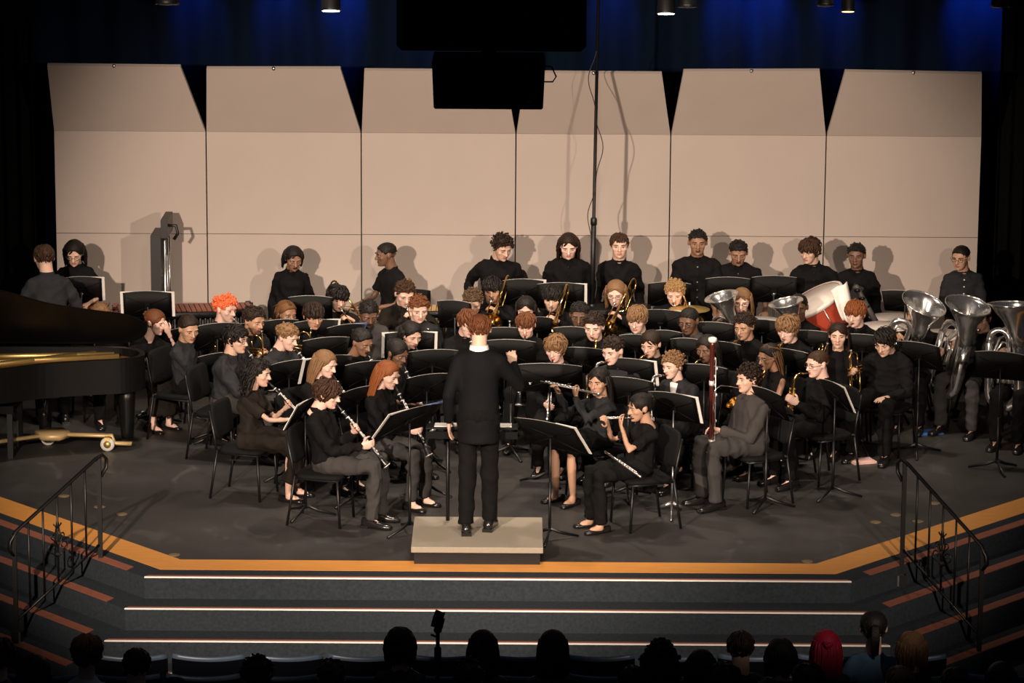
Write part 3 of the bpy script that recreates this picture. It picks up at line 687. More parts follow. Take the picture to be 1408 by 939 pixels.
def mk_low(S=1.0, bw=.20, H=.92):
    """euphonium / tuba: +Z up the bell, origin at the foot of the bottom bow, mouthpipe towards +Y"""
    b = MB(); k = S; hw = .115*k
    bow = [V((-hw, 0, .62*H)), V((-hw, 0, .30*H)), V((-hw, 0, hw+.03))]+[V((hw*math.cos(a), 0, hw+.03+hw*math.sin(a))) for a in [PI+PI*i/10 for i in range(1, 10)]]+[V((hw, 0, hw+.03)), V((hw, 0, .35*H)), V((hw*.9, 0, .62*H))]
    b.tube(bow, [.026*k+(.050-.026)*k*i/(len(bow)-1) for i in range(len(bow))], 14)
    b.tube([V((-hw, 0, .60*H))]+[V((-hw*.4+hw*.6*math.cos(a), .02, .66*H+.6*hw*math.sin(a))) for a in [PI-PI*i/8 for i in range(9)]]+[V((hw*.2, .03, .30*H))], [.026*k]*4+[.02*k]*7, 10)
    be = MB(); prof = [(.050*k, .60*H), (.060*k, .72*H), (.085*k, .84*H), (.13*k, .93*H), (bw*.86, .975*H), (bw, H)]
    rg = [[V((hw*.9-(hw*.55)*((z/H-.6)/.4)+r*math.cos(a), r*math.sin(a), z)) for a in [2*PI*i/28 for i in range(28)]] for r, z in bell(prof, .003)]
    be.loft(rg)
    rim = MB(); rim.tube([V((hw*.35+(bw-.002)*math.cos(a), (bw-.002)*math.sin(a), H)) for a in [2*PI*i/32 for i in range(32)]], .006, 6, closed=True)
    v = MB()
    for i in range(4): v.lathe([(.017*k, .24*H), (.0185*k, .245*H), (.0185*k, .47*H), (.015*k, .475*H), (.005, .48*H), (.005, .51*H), (.012, .512*H), (.012, .52*H)], M.Translation((-.055*k+.037*k*i, .055*k, 0)), 12)
    sl = MB()
    for i, (x, z0, z1) in enumerate(((-.05, .18, .34), (-.01, .14, .32), (.035, .20, .40), (.07, .22, .52))):
        for q in range(2): sl.tube([(x*k+.022*k*q, .085*k, z0*H), (x*k+.022*k*q, .085*k, z1*H)], .0085*k, 7)
        sl.tube([V((x*k+.011*k-.011*k*math.cos(a), .085*k, z0*H-.011*k*math.sin(a))) for a in [PI*j/6 for j in range(7)]], .0085*k, 7)
    sl.tube([(-.09*k, .05*k, .20*H), (-.10*k, .06*k, .50*H), (-.04*k, .09*k, .62*H), (.05*k, .09*k, .60*H)], .009*k, 7)
    lp = MB(); lp.tube([(-.055*k, .05*k, .42*H), (-.09*k, .05*k, .55*H), (-.06*k, .09*k, .66*H), (.02, .13*k, .69*H), (.05*k, .19*k, .68*H)], [.009*k]*4+[.007*k], 8); lp.lathe([(.007, 0), (.016, .03), (.017, .035), (.012, .036)], M.Translation((.05*k, .19*k, .68*H)) @ ROTY, 10)
    return [('body_tube', b, 'silver'), ('bell', be, 'silver'), ('bell_rim', rim, 'silver'), ('valves', v, 'silver'), ('tuning_slides', sl, 'silver'), ('leadpipe', lp, 'silver')]
def mk_bassoon():
    b = MB(); b.lathe([(.016, -.60), (.034, -.59), (.034, -.20), (.02, -.19)], None, 14)
    b.lathe([(.021, -.20), (.019, .30), (.022, .32), (.022, .34), (.019, .36), (.020, .62), (.024, .66), (.024, .70)], M.Translation((-.014, 0, 0)), 14)
    b.lathe([(.012, -.20), (.011, .22)], M.Translation((.020, 0, 0)), 10)
    rg = MB(); rg.lathe([(.024, .695), (.036, .70), (.038, .715), (.036, .73), (.018, .735), (.018, .72)], M.Translation((-.014, 0, 0)), 16)
    k = MB()
    for i in range(14):
        z = -.50+.08*i; k.ell((-.008+(.03 if i % 3 == 0 else 0), .028 if z > -.2 else .036, z), (.012, .006, .014), 8, 5)
    k.tube([(.01, .03, -.45), (.01, .024, .55)], .003, 5); k.tube([(-.03, .02, -.10), (-.03, .02, .5)], .003, 5)
    k.lathe([(.0225, .30), (.0235, .31), (.0225, .345)], M.Translation((-.014, 0, 0)), 12); k.lathe([(.035, -.21), (.036, -.2), (.03, -.19)], None, 14)
    bo = MB(); bo.tube([(.020, 0, .22), (.020, .02, .27), (.020, .07, .295), (.020, .14, .28), (.020, .22, .255)], [.005, .0045, .004, .0035, .003], 7); bo.tube([(.020, .22, .255), (.020, .25, .246)], [.004, (.008, .003)], 6)
    return [('body_tube', b, 'maroon_wood'), ('bell_ring', rg, 'ivory'), ('keywork', k, 'key_silver'), ('bocal', bo, 'silver')]
def mk_bassclar():
    nk = MB(); nk.tube([(0, .03, .0), (0, .09, .015), (0, .14, .01), (0, .165, -.03), (0, .15, -.07)], [.010, .013, .014, .015, .016], 10)
    for z in (0.0, -.05): nk.lathe([(.021, z-.06), (.022, z-.05), (.021, z-.04)], M.Translation((0, .15, 0)), 10)
    mp = MB(); mp.tube([(0, -.012, -.002), (0, .04, .002)], [(.010, .005), .013], 8)
    b = MB(); b.lathe([(.018, -.72), (.019, -.42), (.021, -.41), (.017, -.40), (.016, -.07)], M.Translation((0, .15, 0)), 12)
    be = MB(); be.tube([(0, .15, -.70), (0, .16, -.78), (0, .20, -.81), (0, .25, -.79), (0, .28, -.74)], [.019, .024, .030, .042, .06], 14)
    k = keys(-.14, -.68, 15, .012, .022); k.v = [(x, .15+z, y) for x, y, z in k.v]; k.f = [f[::-1] for f in k.f]
    return [('neck', nk, 'silver'), ('mouthpiece', mp, 'ebony'), ('tube', b, 'ebony'), ('bell', be, 'silver'), ('keywork', k, 'key_silver')]
def mk_mallet():
    b = MB(); b.tube([(0, -.06, 0), (0, .34, 0)], .005, 6); h = MB(); h.ell((0, .35, 0), .017, 10, 7); return [('shaft', b, 'stick_wood'), ('head', h, 'felt')]
def mk_stick():
    b = MB(); b.tube([(0, -.06, 0), (0, .26, 0), (0, .31, 0)], [.0075, .007, .004], 6); h = MB(); h.ell((0, .315, 0), .0055, 8, 6); return [('shaft', b, 'stick_wood'), ('tip', h, 'stick_wood')]
MK = dict(clarinet=mk_clarinet, flute=mk_flute, piccolo=lambda: mk_flute(.34, .008, True), trumpet=mk_trumpet, trombone=mk_trombone, saxophone=mk_sax, french_horn=mk_horn,
          mellophone=mk_mellophone, euphonium=lambda: mk_low(.9, .165, .78), tuba=lambda: mk_low(1.3, .22, 1.0), bassoon=mk_bassoon, bass_clarinet=mk_bassclar, mallet=mk_mallet, drumstick=mk_stick)
CAT = dict(french_horn='horn', mellophone='horn', bass_clarinet='clarinet', piccolo='flute')
GRP = dict(clarinet='clarinets of the band', trumpet='trumpets of the band', trombone='trombones of the band', saxophone='saxophones of the band', euphonium='euphoniums of the band', tuba='tubas of the band',
           mellophone='mellophones of the band', bass_clarinet='bass clarinets of the band', flute='flutes of the band', mallet='mallets of the percussion', drumstick='mallets of the percussion')
def instrument(kind, label, mtx):
    if kind not in PARTS: PARTS[kind] = [(n, b.mesh(n, K[m])) for n, b, m in MK[kind]()]
    t = thing(kind, label, CAT.get(kind, kind.replace('_', ' ')), mtx, GRP.get(kind))
    for n, me in PARTS[kind]:
        o = link(n, me, t)
        if n in ('keywork', 'ring_band'): o['kind'] = 'stuff'
    return t
def give(ctx, kind, m, extra=''):
    d = ctx['sp']['d']; instrument(kind, ctx['sp'].get('ilabel', '%s held by the %s' % ({'bass_clarinet': 'black and silver bass clarinet', 'clarinet': 'black clarinet with silver keys', 'trumpet': 'brass trumpet', 'trombone': 'brass slide trombone', 'saxophone': 'brass saxophone', 'mellophone': 'silver mellophone', 'tuba': 'silver tuba', 'euphonium': 'silver euphonium', 'mallet': 'wooden mallet', 'drumstick': 'wooden drumstick'}.get(kind, kind.replace('_', ' ')), d)), ctx['MW'] @ m)
def i_clarinet(c, a=52, tw=0):
    D = M.Rotation(R(tw), 3, 'Z') @ V((0, -math.cos(R(a)), -math.sin(R(a)))); m = place(c['mouth'], D, (0, -1, .3)); give(c, 'clarinet', m); Mo = c['mouth']
    return dict(L=(Mo+D*.25+V((.012, -.012, .0)), (-1, 0, .2)), R=(Mo+D*.43+V((-.012, -.012, 0)), (1, 0, .2)))
def i_flute(c, D=(-1, -.12, -.08), kind='flute'):
    D = V(D).normalized(); L = .34 if kind == 'piccolo' else .66
    Mo = c['mouth']-D*.07+V((0, -.008, -.006)); give(c, kind, place(Mo, D, (0, -.4, 1)))
    return dict(L=(Mo+D*L*.42+V((0, -.01, -.01)), (0, .8, .3)), R=(Mo+D*L*.72+V((0, -.015, -.01)), (0, -.7, .5)), elbowL=(.6, -.3, -.8), elbowR=(-.6, 0, -.8))
def i_trumpet(c, a=14, tw=0, kind='trumpet'):
    D = M.Rotation(R(tw), 3, 'Z') @ V((0, -math.cos(R(a)), -math.sin(R(a)))); Mo = c['mouth']; give(c, kind, place(Mo, D))
    return dict(L=(Mo+D*.19+V((.025, 0, -.07)), (-1, 0, 0)), R=(Mo+D*.21+V((-.02, 0, -.03)), (1, 0, -.2)), elbowL=(.7, 0, -.7), elbowR=(-.7, 0, -.7))
def i_lap(c, kind='trumpet', x=-.12, y=-.36, z=.93, D=(0, .08, -1), tw=0, both=False):
    Mo = V((x, y, z)); D = V(D).normalized(); U = M.Rotation(R(tw), 3, 'Z') @ V((0, -1, 0)); give(c, kind, place(Mo, D, U)); p = Mo+D*.20
    h = dict(R=(p+V((-.015, .02, 0)), (1, -.3, 0)))
    if both: h['L'] = (p+V((.03, .02, -.05)), (-1, 0, 0))
    return h
def i_trombone(c, a=40, tw=0):
    D = M.Rotation(R(tw), 3, 'Z') @ V((0, -math.cos(R(a)), -math.sin(R(a)))); Mo = c['mouth']; U = M.Rotation(R(tw), 3, 'Z') @ V((.0, -math.sin(R(a)), math.cos(R(a))))
    give(c, 'trombone', place(Mo, D, U)); 
    return dict(L=(Mo+D*.09+V((.03, 0, -.02)), (-1, 0, 0)), R=(Mo+D*.26+V((-.02, 0, -.05)), (1, 0, 0)), elbowL=(.8, 0, -.6), elbowR=(-.8, .2, -.5))
def i_sax(c, tw=-12, rl=-14, ht=0):
    m = place(c['mouth'], M.Rotation(R(tw), 3, 'Z') @ V((0, -1, -.12)), (math.sin(R(rl)), 0, math.cos(R(rl)))); give(c, 'saxophone', m)
    return dict(L=(m @ V((-.03, .19, -.20)), (-1, .2, 0)), R=(m @ V((.03, .19, -.37)), (1, .2, 0)))
def i_horn(c, kind='french_horn'):
    m = place(c['mouth'], (.1, -1, -.25)); give(c, kind, m); return dict(L=(m @ V((-.02, .16, -.12)), (-1, 0, 0)), R=(m @ V((.03, .10, -.2)), (1, 0, 0)))
def i_low(c, kind='euphonium', lean=(.28, -.05), z=.50, y=-.26, x=.0, rot=0):
    U = V((lean[0], lean[1], 1)).normalized(); Yd = M.Rotation(R(rot), 3, 'Z') @ V((0, 1, 0)); yy = Yd-U*Yd.dot(U); yy.normalize(); xx = yy.cross(U)
    m = M(((xx.x, yy.x, U.x, x), (xx.y, yy.y, U.y, y), (xx.z, yy.z, U.z, z), (0, 0, 0, 1))); give(c, kind, m); k = 1.3 if kind == 'tuba' else .9
    return dict(R=(m @ V((-.02, .075*k, .42*k)), (.2, -1, -.1)), L=(m @ V((-.14*k, -.02, .30*k)), (.6, -.6, 0)), elbowR=(-.8, .2, -.6), elbowL=(.8, .2, -.6))
def i_bassoon(c):
    m0 = c['mouth']-V((.02, .25, .246)); U = V((.10, -.06, 1)).normalized()
    f = V((0, 1, 0))-U*U.y; f.normalize(); x = f.cross(U); o = c['mouth']-x*.02-f*.25-U*.246
    m = M(((x.x, f.x, U.x, o.x), (x.y, f.y, U.y, o.y), (x.z, f.z, U.z, o.z), (0, 0, 0, 1))); give(c, 'bassoon', m)
    return dict(L=(m @ V((-.02, .02, -.10)), (-.6, -1, 0)), R=(m @ V((.02, .02, -.33)), (.4, -1, 0)))
def i_bassclar(c):
    m = place(c['mouth'], (-.25, -1, -.05)); give(c, 'bass_clarinet', m); return dict(L=(m @ V((-.02, .15, -.25)), (-1, 0, 0)), R=(m @ V((.02, .15, -.45)), (1, 0, 0)))
def i_mallets(c, kind='mallet', z=.98, y=-.38, sp=.17, two=True):
    h = dict(R=(V((-sp, y, z)), (0, 0, -1)), L=(V((sp, y, z)), (0, 0, -1)), elbowR=(-.5, .6, -.5), elbowL=(.5, .6, -.5))
    c['sp'].setdefault('ilabel', '')
    for sd, sg in (('R', -1), ('L', 1)) if two else (('R', -1),):
        c['sp']['ilabel'] = 'wooden %s in the %s hand of the %s' % (kind, {'R': 'right', 'L': 'left'}[sd], c['sp']['d']); give(c, kind, place(h[sd][0]+V((0, -.0, -.01)), (-sg*.35, -1, .15)))
    return h
def i_none(c): return {}
INSTR = dict(clarinet=i_clarinet, flute=i_flute, trumpet=i_trumpet, lap=i_lap, trombone=i_trombone, sax=i_sax, horn=i_horn, low=i_low, bassoon=i_bassoon, bassclar=i_bassclar, mallets=i_mallets, none=i_none)

# ------------------------------------------------------------------ chairs and music stands
CHAIR = None
def chair(mtx, label):
    global CHAIR
    if CHAIR is None:
        def pad(w, d, h):
            b = MB(); 
            def sq(z, k): return [V((w/2*k*math.copysign(abs(math.cos(a))**.4, math.cos(a)), d/2*k*math.copysign(abs(math.sin(a))**.4, math.sin(a)), z)) for a in [2*PI*i/24 for i in range(24)]]
            b.loft([sq(0, .96), sq(h*.35, 1), sq(h*.75, .98), sq(h, .86)]); return b
        s_ = pad(.44, .42, .045); s_.v = [(x, y-.02, z+.41) for x, y, z in s_.v]
        bk = pad(.42, .32, .035); rot = M.Translation((0, .235, .68)) @ M.Rotation(R(90-9), 4, 'X'); bk.v = [tuple(rot @ V(p)) for p in bk.v]; bk.f = bk.f
        r = .0115; L = []
        for sx in (-1, 1):
            a = MB(); a.tube([(sx*.195, -.19, .41), (sx*.205, -.215, 0)], r, 8); L.append(('leg', a, 'black_paint'))
            a = MB(); a.tube([(sx*.215, .25, 0), (sx*.205, .18, .44)], r, 8); L.append(('leg', a, 'black_paint'))
            a = MB(); a.tube([(sx*.205, .19, .44), (sx*.205, .205, .55), (sx*.20, .255, .78)], r, 8); L.append(('back_upright', a, 'black_paint'))
        f = MB()
        for sx in (-1, 1): f.tube([(sx*.195, -.20, .405), (sx*.205, .19, .415)], r, 8)
        f.tube([(-.195, -.19, .405), (.195, -.19, .405)], r, 8); f.tube([(-.205, .19, .42), (.205, .19, .42)], r, 8)
        CHAIR = [(n, b.mesh(n, K[m])) for n, b, m in [('seat', s_, 'chair_fabric'), ('backrest', bk, 'chair_fabric'), ('seat_frame', f, 'black_paint')]+L]
    t = thing('music_chair', label, 'chair', mtx, 'black padded chairs of the band')
    for n, me in CHAIR: link(n, me, t)
    return t
STAND = {}
def desk_frame(tilt): return M.Rotation(-R(tilt), 4, 'X')
def stand(loc, yaw, h, label, w=.46, tilt=22, sheets='', spin=0, dh=.30, base='black_paint', zfloor=0, mark=None):
    """music stand; yaw 0: the player side looks away from the audience. h = height of desk centre"""
    key = (round(w, 2), round(dh, 2))
    t = thing('music_stand', label, 'music stand', None, 'black music stands of the band', loc=(loc[0], loc[1], zfloor), rz=yaw)
    if key not in STAND:
        b = MB(); nx = 10; top = lambda u: dh/2 - .018*u*u
        for layer, y in ((0, 0), (1, .006)):
            vs = []
            for i in range(nx+1):
                u = -1+2*i/nx
                for z in (-dh/2, top(u)): vs.append(V((u*w/2, y-.007*u*u, z)))
            fs = [(2*i, 2*i+2, 2*i+3, 2*i+1) for i in range(nx)]
            b.add(vs, fs if layer == 0 else [f[::-1] for f in fs])
        n2 = 2*(nx+1)
        b.add(b.v[:0], [])
        ed = [(2*i+1, 2*i+3) for i in range(nx)]+[(2*i+2, 2*i) for i in range(nx)]+[(1, 0)]+[(2*nx, 2*nx+1)]
        for p, q in ed: b.f.append((p, q, n2+q, n2+p)); b.mi.append(0); b.sm.append(False)
        lp = MB(); lp.box((0, .03, -dh/2-.004), (w*.98, .065, .006)); lp.box((0, .061, -dh/2+.008), (w*.98, .005, .025))
        br = MB(); br.box((0, -.014, -.02), (.055, .024, .05))
        for sx in (-1, 1): br.tube([(0, -.006, -.01), (sx*w*.42, -.022, dh*.30)], .0035, 5); br.tube([(0, -.006, -.03), (sx*w*.42, -.022, -dh*.40)], .0035, 5)
        et = MB(); et.tube([V((u*w/2, -.007*u*u+.003, top(u)+.001)) for u in [-1+2*i/nx for i in range(nx+1)]], .0028, 4)  # painted glint: thin pale line along the top edge of the desk
        STAND[key] = (b.mesh('desk', K['stand_black']), lp.mesh('ledge', K['stand_black']), br.mesh('bracket', K['stand_black']), et.mesh('edge_glint', K['glint_grey']))
    Dm = M.Translation((0, 0, h)) @ M.Rotation(R(spin), 4, "Z") @ M.Rotation(R(tilt), 4, "X")
    d = link('desk', STAND[key][0], t, Dm); link('ledge', STAND[key][1], t, Dm); link('bracket', STAND[key][2], t, Dm); link('edge_glint', STAND[key][3], t, Dm)
    p = MB(); p.tube([(0, -.012, h-.03), (0, -.012, .30)], .0085, 8); p.tube([(0, -.012, .50), (0, -.012, .07)], .013, 8); p.build('pole', K[base], t)
    if base not in STAND:
        lg = MB(); lg.tube([(0, 0, .10), (0, -.10, .055), (0, -.26, .012)], [(.010, .016), (.010, .014), (.012, .010)], 8); STAND[base] = lg.mesh('leg', K[base])
    for k in range(3): link('leg', STAND[base], t, M.Translation((0, -.012, 0)) @ M.Rotation(2*PI*k/3+.5, 4, 'Z'))
    if mark:
        for sx in ((-1, 1) if mark == 2 else (0,)):
            mm = MB(); mm.tube([(sx*w*.30-.018, -.028, -.05), (sx*w*.30-.006, -.029, -.040), (sx*w*.30+.006, -.029, -.046), (sx*w*.30+.02, -.028, -.036)], .004, 5); mm.ell((sx*w*.30, -.028, -.06), (.014, .003, .006), 8, 5); link('brand_mark', mm.mesh('brand_mark', K['steel']), t, Dm)
    WM = M.Translation((loc[0], loc[1], zfloor)) @ M.Rotation(yaw, 4, 'Z') @ Dm
    for c in sheets:
        sh = MB(); sx = {'l': -1, 'r': 1, 'c': 0, 'b': 1}[c]; off = w/2-.080 if c in 'lr' else .0; ww = .215; 
        if c == 'b': off = w/2-.09
        hh = dh-.012
        vs = [V((sx*off+u*ww/2, .0095+.0055*layer-.007*((sx*off+u*ww/2)/(w/2))**2, -dh/2+.004+q*hh)) for layer in (0, 1) for u in (-1, 0, 1) for q in (0, 1)]
        sh.flat = True; sh.add(vs, [(0, 2, 3, 1), (2, 4, 5, 3), (7, 9, 8, 6), (9, 11, 10, 8), (1, 3, 9, 7), (3, 5, 11, 9), (0, 1, 7, 6), (4, 10, 11, 5), (0, 6, 8, 2), (2, 8, 10, 4)])
        o = link('sheet_music' if c != 'b' else 'folder', sh.mesh('sheet_music', K['paper' if c != 'b' else 'blue_folder'])); o.matrix_world = WM
        tag(o, ('white sheet at the %s of stand ' % {'l': 'left', 'r': 'right', 'c': 'middle'}[c] if c != 'b' else 'blue folder on stand ')+label.replace('black music stand ', '').replace('with papers and a blue folder', '').strip(), 'sheet music' if c != 'b' else 'folder', 'sheets on the music stands' if c != 'b' else None)
    return t

# ------------------------------------------------------------------ the setting: stage, steps, shell, curtains
def edge(off, L=7.0):
    dl = V((-.667, .744, 0)); dr = V((.678, .735, 0))
    a = V((-2.83-.446*off, -.36-off, 0)); b = V((2.63+.446*off, -.36-off, 0))
    return [a+dl*L, a, b, b+dr*L]
def prism_between(o0, o1, z0, z1, L=7.0):
    b = MB(); e0, e1 = edge(o0, L), edge(o1, L)
    for i in range(3): b.prism([tuple(p.xy) for p in (e1[i], e1[i+1], e0[i+1], e0[i])], z0, z1)
    return b
fm = bpy.data.materials.new('stage_paint'); fm.use_nodes = True; nt = fm.node_tree; bs = nt.nodes['Principled BSDF']
tc = nt.nodes.new('ShaderNodeTexCoord')
def nz(scale, det=5, dist=0.0, st=None):
    n = nt.nodes.new('ShaderNodeTexNoise'); n.inputs['Scale'].default_value = scale; n.inputs['Detail'].default_value = det; n.inputs['Distortion'].default_value = dist
    if st:
        mp = nt.nodes.new('ShaderNodeMapping'); mp.inputs['Scale'].default_value = st; nt.links.new(tc.outputs['Object'], mp.inputs['Vector']); nt.links.new(mp.outputs['Vector'], n.inputs['Vector'])
    else: nt.links.new(tc.outputs['Object'], n.inputs['Vector'])
    return n
def ramp(n, stops):
    r = nt.nodes.new('ShaderNodeValToRGB'); nt.links.new(n.outputs['Fac'], r.inputs['Fac'])
    while len(r.color_ramp.elements) < len(stops): r.color_ramp.elements.new(.5)
    for e, (p, c) in zip(r.color_ramp.elements, stops): e.position = p; e.color = (c, c, c, 1) if not isinstance(c, tuple) else (*c, 1)
    return r
r1 = ramp(nz(1.3, 6, .4), [(.3, (.021, .020, .0195)), (.7, (.036, .034, .0325))])
r2 = ramp(nz(3.0, 8, 1.5, (1, .5, 1)), [(.60, 0.0), (.78, .6)])
r3 = ramp(nz(160, 2), [(.80, 0.0), (.82, 1.0)])
mx = nt.nodes.new('ShaderNodeMix'); mx.data_type = 'RGBA'; nt.links.new(r2.outputs['Color'], mx.inputs['Factor']); nt.links.new(r1.outputs['Color'], mx.inputs['A']); mx.inputs['B'].default_value = (.085, .08, .076, 1)
nt.links.new(mx.outputs['Result'], bs.inputs['Base Color'])
rr = ramp(nz(2.0, 6), [(.3, .42), (.7, .62)]); nt.links.new(rr.outputs['Color'], bs.inputs['Roughness'])
K['stage_paint'] = fm
K['orange_wood'] = mat('orange_wood', (0.66, 0.29, 0.062), 0.45, var=.18, scale=5, stretch=(1, 6, 1))
K['carpet'] = mat('carpet', (0.027, 0.034, 0.042), 0.95, var=.5, scale=40, bump=.4, bscale=300, spec=.1)
K['rust_strip'] = mat('rust_strip', (0.24, 0.075, 0.04), 0.8, var=.2)
K['matt_black'] = mat('matt_black', (.0015, .0015, .0014), .95, spec=.02)
K['nosing_white'] = mat('nosing_white', (0.85, 0.80, 0.76), 0.4, var=.04)
K['shell_white'] = mat('shell_panel', (0.455, 0.39, 0.345), 0.75, var=.05, scale=2.5, spec=.2)
K['shell_frame'] = mat('shell_frame', (0.06, 0.055, 0.05), 0.5)
K['blue_curtain'] = mat('blue_curtain', (0.0004, 0.004, 0.013), 0.9, spec=.1)
K['black_curtain'] = mat('black_curtain', (0.004, 0.004, 0.004), 0.95, spec=.05)
K['audience_floor'] = mat('audience_floor', (0.03, 0.035, 0.045), 0.9, var=.3)
b = MB(); e = edge(-.30); b.prism([tuple(p.xy) for p in e]+[(8, 10), (-8, 10)], -.9, 0); struct(b.build('floor', K['stage_paint']))
b = prism_between(-.30, 0, -.9, .002); struct(b.build('trim_1', K['orange_wood']))
OFF = [.227, .516, .805, 1.094]
for i, o in enumerate(OFF):
    st = struct(prism_between(OFF[i-1] if i else 0.0, o, -.95, -.178*i).build('stage_step', K['carpet']))
    e0, e1 = edge(o-.055), edge(o-.005)
    for k in range(3):
        z = -.178*i
        b = MB()
        if k != 1: e0, e1 = edge(o-.105), edge(o-.005)
        else: e0, e1 = edge(o-.055), edge(o-.005)
        p = [e1[k], e1[k+1], e0[k+1], e0[k]]
        if k == 1: b.prism([tuple(q.xy) for q in p], z-.002, z+.005); b.build('rubber_strip', K['rust_strip'], st); b = MB(); f = edge(o+.004)
        if k == 1: b.prism([tuple(q.xy) for q in (f[1], f[2], edge(o-.014)[2], edge(o-.014)[1])], z-.004, z+.0065); b.build('metal_nosing', K['nosing_white'], st)
        else:
            lo = (e1[k+1]-e1[k]).normalized(); sh = .12 if k == 0 else .35
            if k == 0: p = [e1[0], e1[1]-lo*.25, e0[1]-lo*.25, e0[0]]
            else: p = [e1[2]+lo*.25, e1[3], e0[3], e0[2]+lo*.25]
            b.prism([tuple(q.xy) for q in p], z-.002, z+.005); b.build('rubber_strip', K['rust_strip'], st)
b = MB(); b.box((0, -8, -.762), (24, 18, .1)); struct(b.build('floor_hall', K['audience_floor']))
# small brass floor plates
fpl = ['nearest the left end of the front orange strip', 'right-hand of the three beside the left rail', 'middle of the three beside the left rail', 'left-hand of the three beside the left rail', 'nearest the right end of the front orange strip', 'left-hand one near the right rail post', 'just right of the right rail top post', 'behind the right rail post, upper left', 'right-hand one behind the right rail']
for px, py in ((240, 763), (167, 707), (137, 697), (88, 682), (1110, 772), (1232, 708), (1262, 717), (1204, 718), (1285, 692)):
    p = atz(px, py, 0); b = MB(); b.lathe([(.05, 0), (.05, .003), (.04, .004)], M.Translation((p.x, p.y, 0)), 20); o = b.build('floor_plate', mat('plate_brass', (.20, .15, .085), .5, .3))
    tag(o, 'small round brass floor plate '+fpl.pop(0), 'floor plate', 'brass floor plates')
YW = 6.8; YC = 6.25
seam = [77, 285, 497, 708.5, 920, 1132.5, 1345]
can = [((65, 90), (248, 92)), ((284, 94.5), (468, 94.5)), ((501, 97), (694, 98.5)), ((723, 100), (910, 101.5)), ((940, 98), (1127, 97.5)), ((1162, 98.5), (1350, 102))]
pos6 = ['leftmost, behind the piano', 'second from left, behind the standing woman', 'third from the left, behind the boy with mallets', 'third from the right, behind the tall mic pole', 'second from right, behind two boys in short sleeves', 'rightmost, behind the timpani']
for i in range(6):
    x0, x1 = aty(seam[i], 330, YW).x, aty(seam[i+1], 330, YW).x
    zk = aty((seam[i]+seam[i+1])/2, 180.5+7*i/5, YW).z; zs = aty((seam[i]+seam[i+1])/2, 321+5*i/5, YW).z
    t = thing('acoustic_shell', 'beige shell panel with tilted canopy, '+pos6[i], 'stage shell', None, 'acoustic shell panels', loc=((x0+x1)/2, YW, 0))
    L = x1-x0-.012
    for nm, z0, z1 in (('lower_panel', .04, zs-.003), ('upper_panel', zs+.003, zk)):
        b = MB(); b.box((0, .02, (z0+z1)/2), (L, .04, z1-z0)); b.build(nm, K['shell_white'], t)
    c0, c1 = [aty(p[0], p[1], YC) for p in can[i]]; c = V(((x0+x1)/2, YW, 0))
    q = [V((-L/2, 0, zk+.002)), V((L/2, 0, zk+.002)), c1-c, c0-c]; n = V((0, .035, .02))
    b = MB(); b.flat = True; b.add([*q, *[p+n for p in q]], [(0, 1, 2, 3), (7, 6, 5, 4), (0, 4, 5, 1), (1, 5, 6, 2), (2, 6, 7, 3), (3, 7, 4, 0)]); b.build('canopy', K['shell_white'], t)
    b = MB()
    for x in (-L/2+.06, L/2-.06): b.tube([(x, .07, 0), (x, .07, zk)], .022, 6)
    for z in (.1, zs, zk-.1): b.tube([(-L/2+.06, .07, z), (L/2-.06, .07, z)], .018, 6)
    b.box((0, .35, .05), (L*.8, .5, .08))
    b.build('rear_frame', K['shell_frame'], t)
    m = (c0+c1)/2-c; b = MB(); b.ell(m+V((0, .01, .0)), (.02, .015, .02), 8, 6); b.build('canopy_latch', K['steel'], t)
def curtain(name, x0, x1, y, z0, z1, m, pitch=.14, depth=.05, yaw=0):
    b = MB(); n = int((x1-x0)/pitch*8); rows = []
    for z in (z0, z1):
        rows.append([V((x0+(x1-x0)*i/n, y+depth*math.sin(2*PI*i/8)+.02*math.sin(i*.37), z)) for i in range(n+1)])
    b.add(rows[0]+rows[1], [(i, i+1, n+2+i, n+1+i) for i in range(n)]); o = b.build(name, K[m])
    sm = o.modifiers.new('solid', 'SOLIDIFY'); sm.thickness = .01; return o
struct(curtain('wall_back', -5.6, 5.6, 7.85, 0, 5.6, 'blue_curtain', .42, .05))
tag(curtain('stage_curtain', -7.2, -4.86, 7.2, 0, 5.6, 'black_curtain'), 'black side curtain hanging at the left of the beige shell', 'curtain')
tag(curtain('stage_curtain', 4.92, 7.2, 7.2, 0, 5.6, 'black_curtain'), 'black side curtain hanging at the right of the beige shell', 'curtain')

# podium with the conductor
b = MB(); P_ = [atz(566, 752, .15), atz(747, 755, .15), atz(744, 711, .15), atz(574, 711, .15)]
X0, X1, Y0, Y1 = -.81, .265, P_[0].y, P_[2].y
K['podium_carpet'] = mat('podium_carpet', (0.29, 0.255, 0.20), 0.95, var=.15, scale=60, bump=.3, bscale=300)
t = thing('podium', 'low beige carpeted podium the conductor stands on', 'podium', loc=((X0+X1)/2, (Y0+Y1)/2, 0))
W, D_ = X1-X0, Y1-Y0
b.box((0, 0, .05), (W-.05, D_-.04, .10)); b.build('base', K['black_paint'], t)
b = MB(); b.box((0, 0, .125), (W, D_, .05)); o = b.build('top', K['podium_carpet'], t); m_ = o.modifiers.new('bev', 'BEVEL'); m_.width = .008; m_.segments = 2

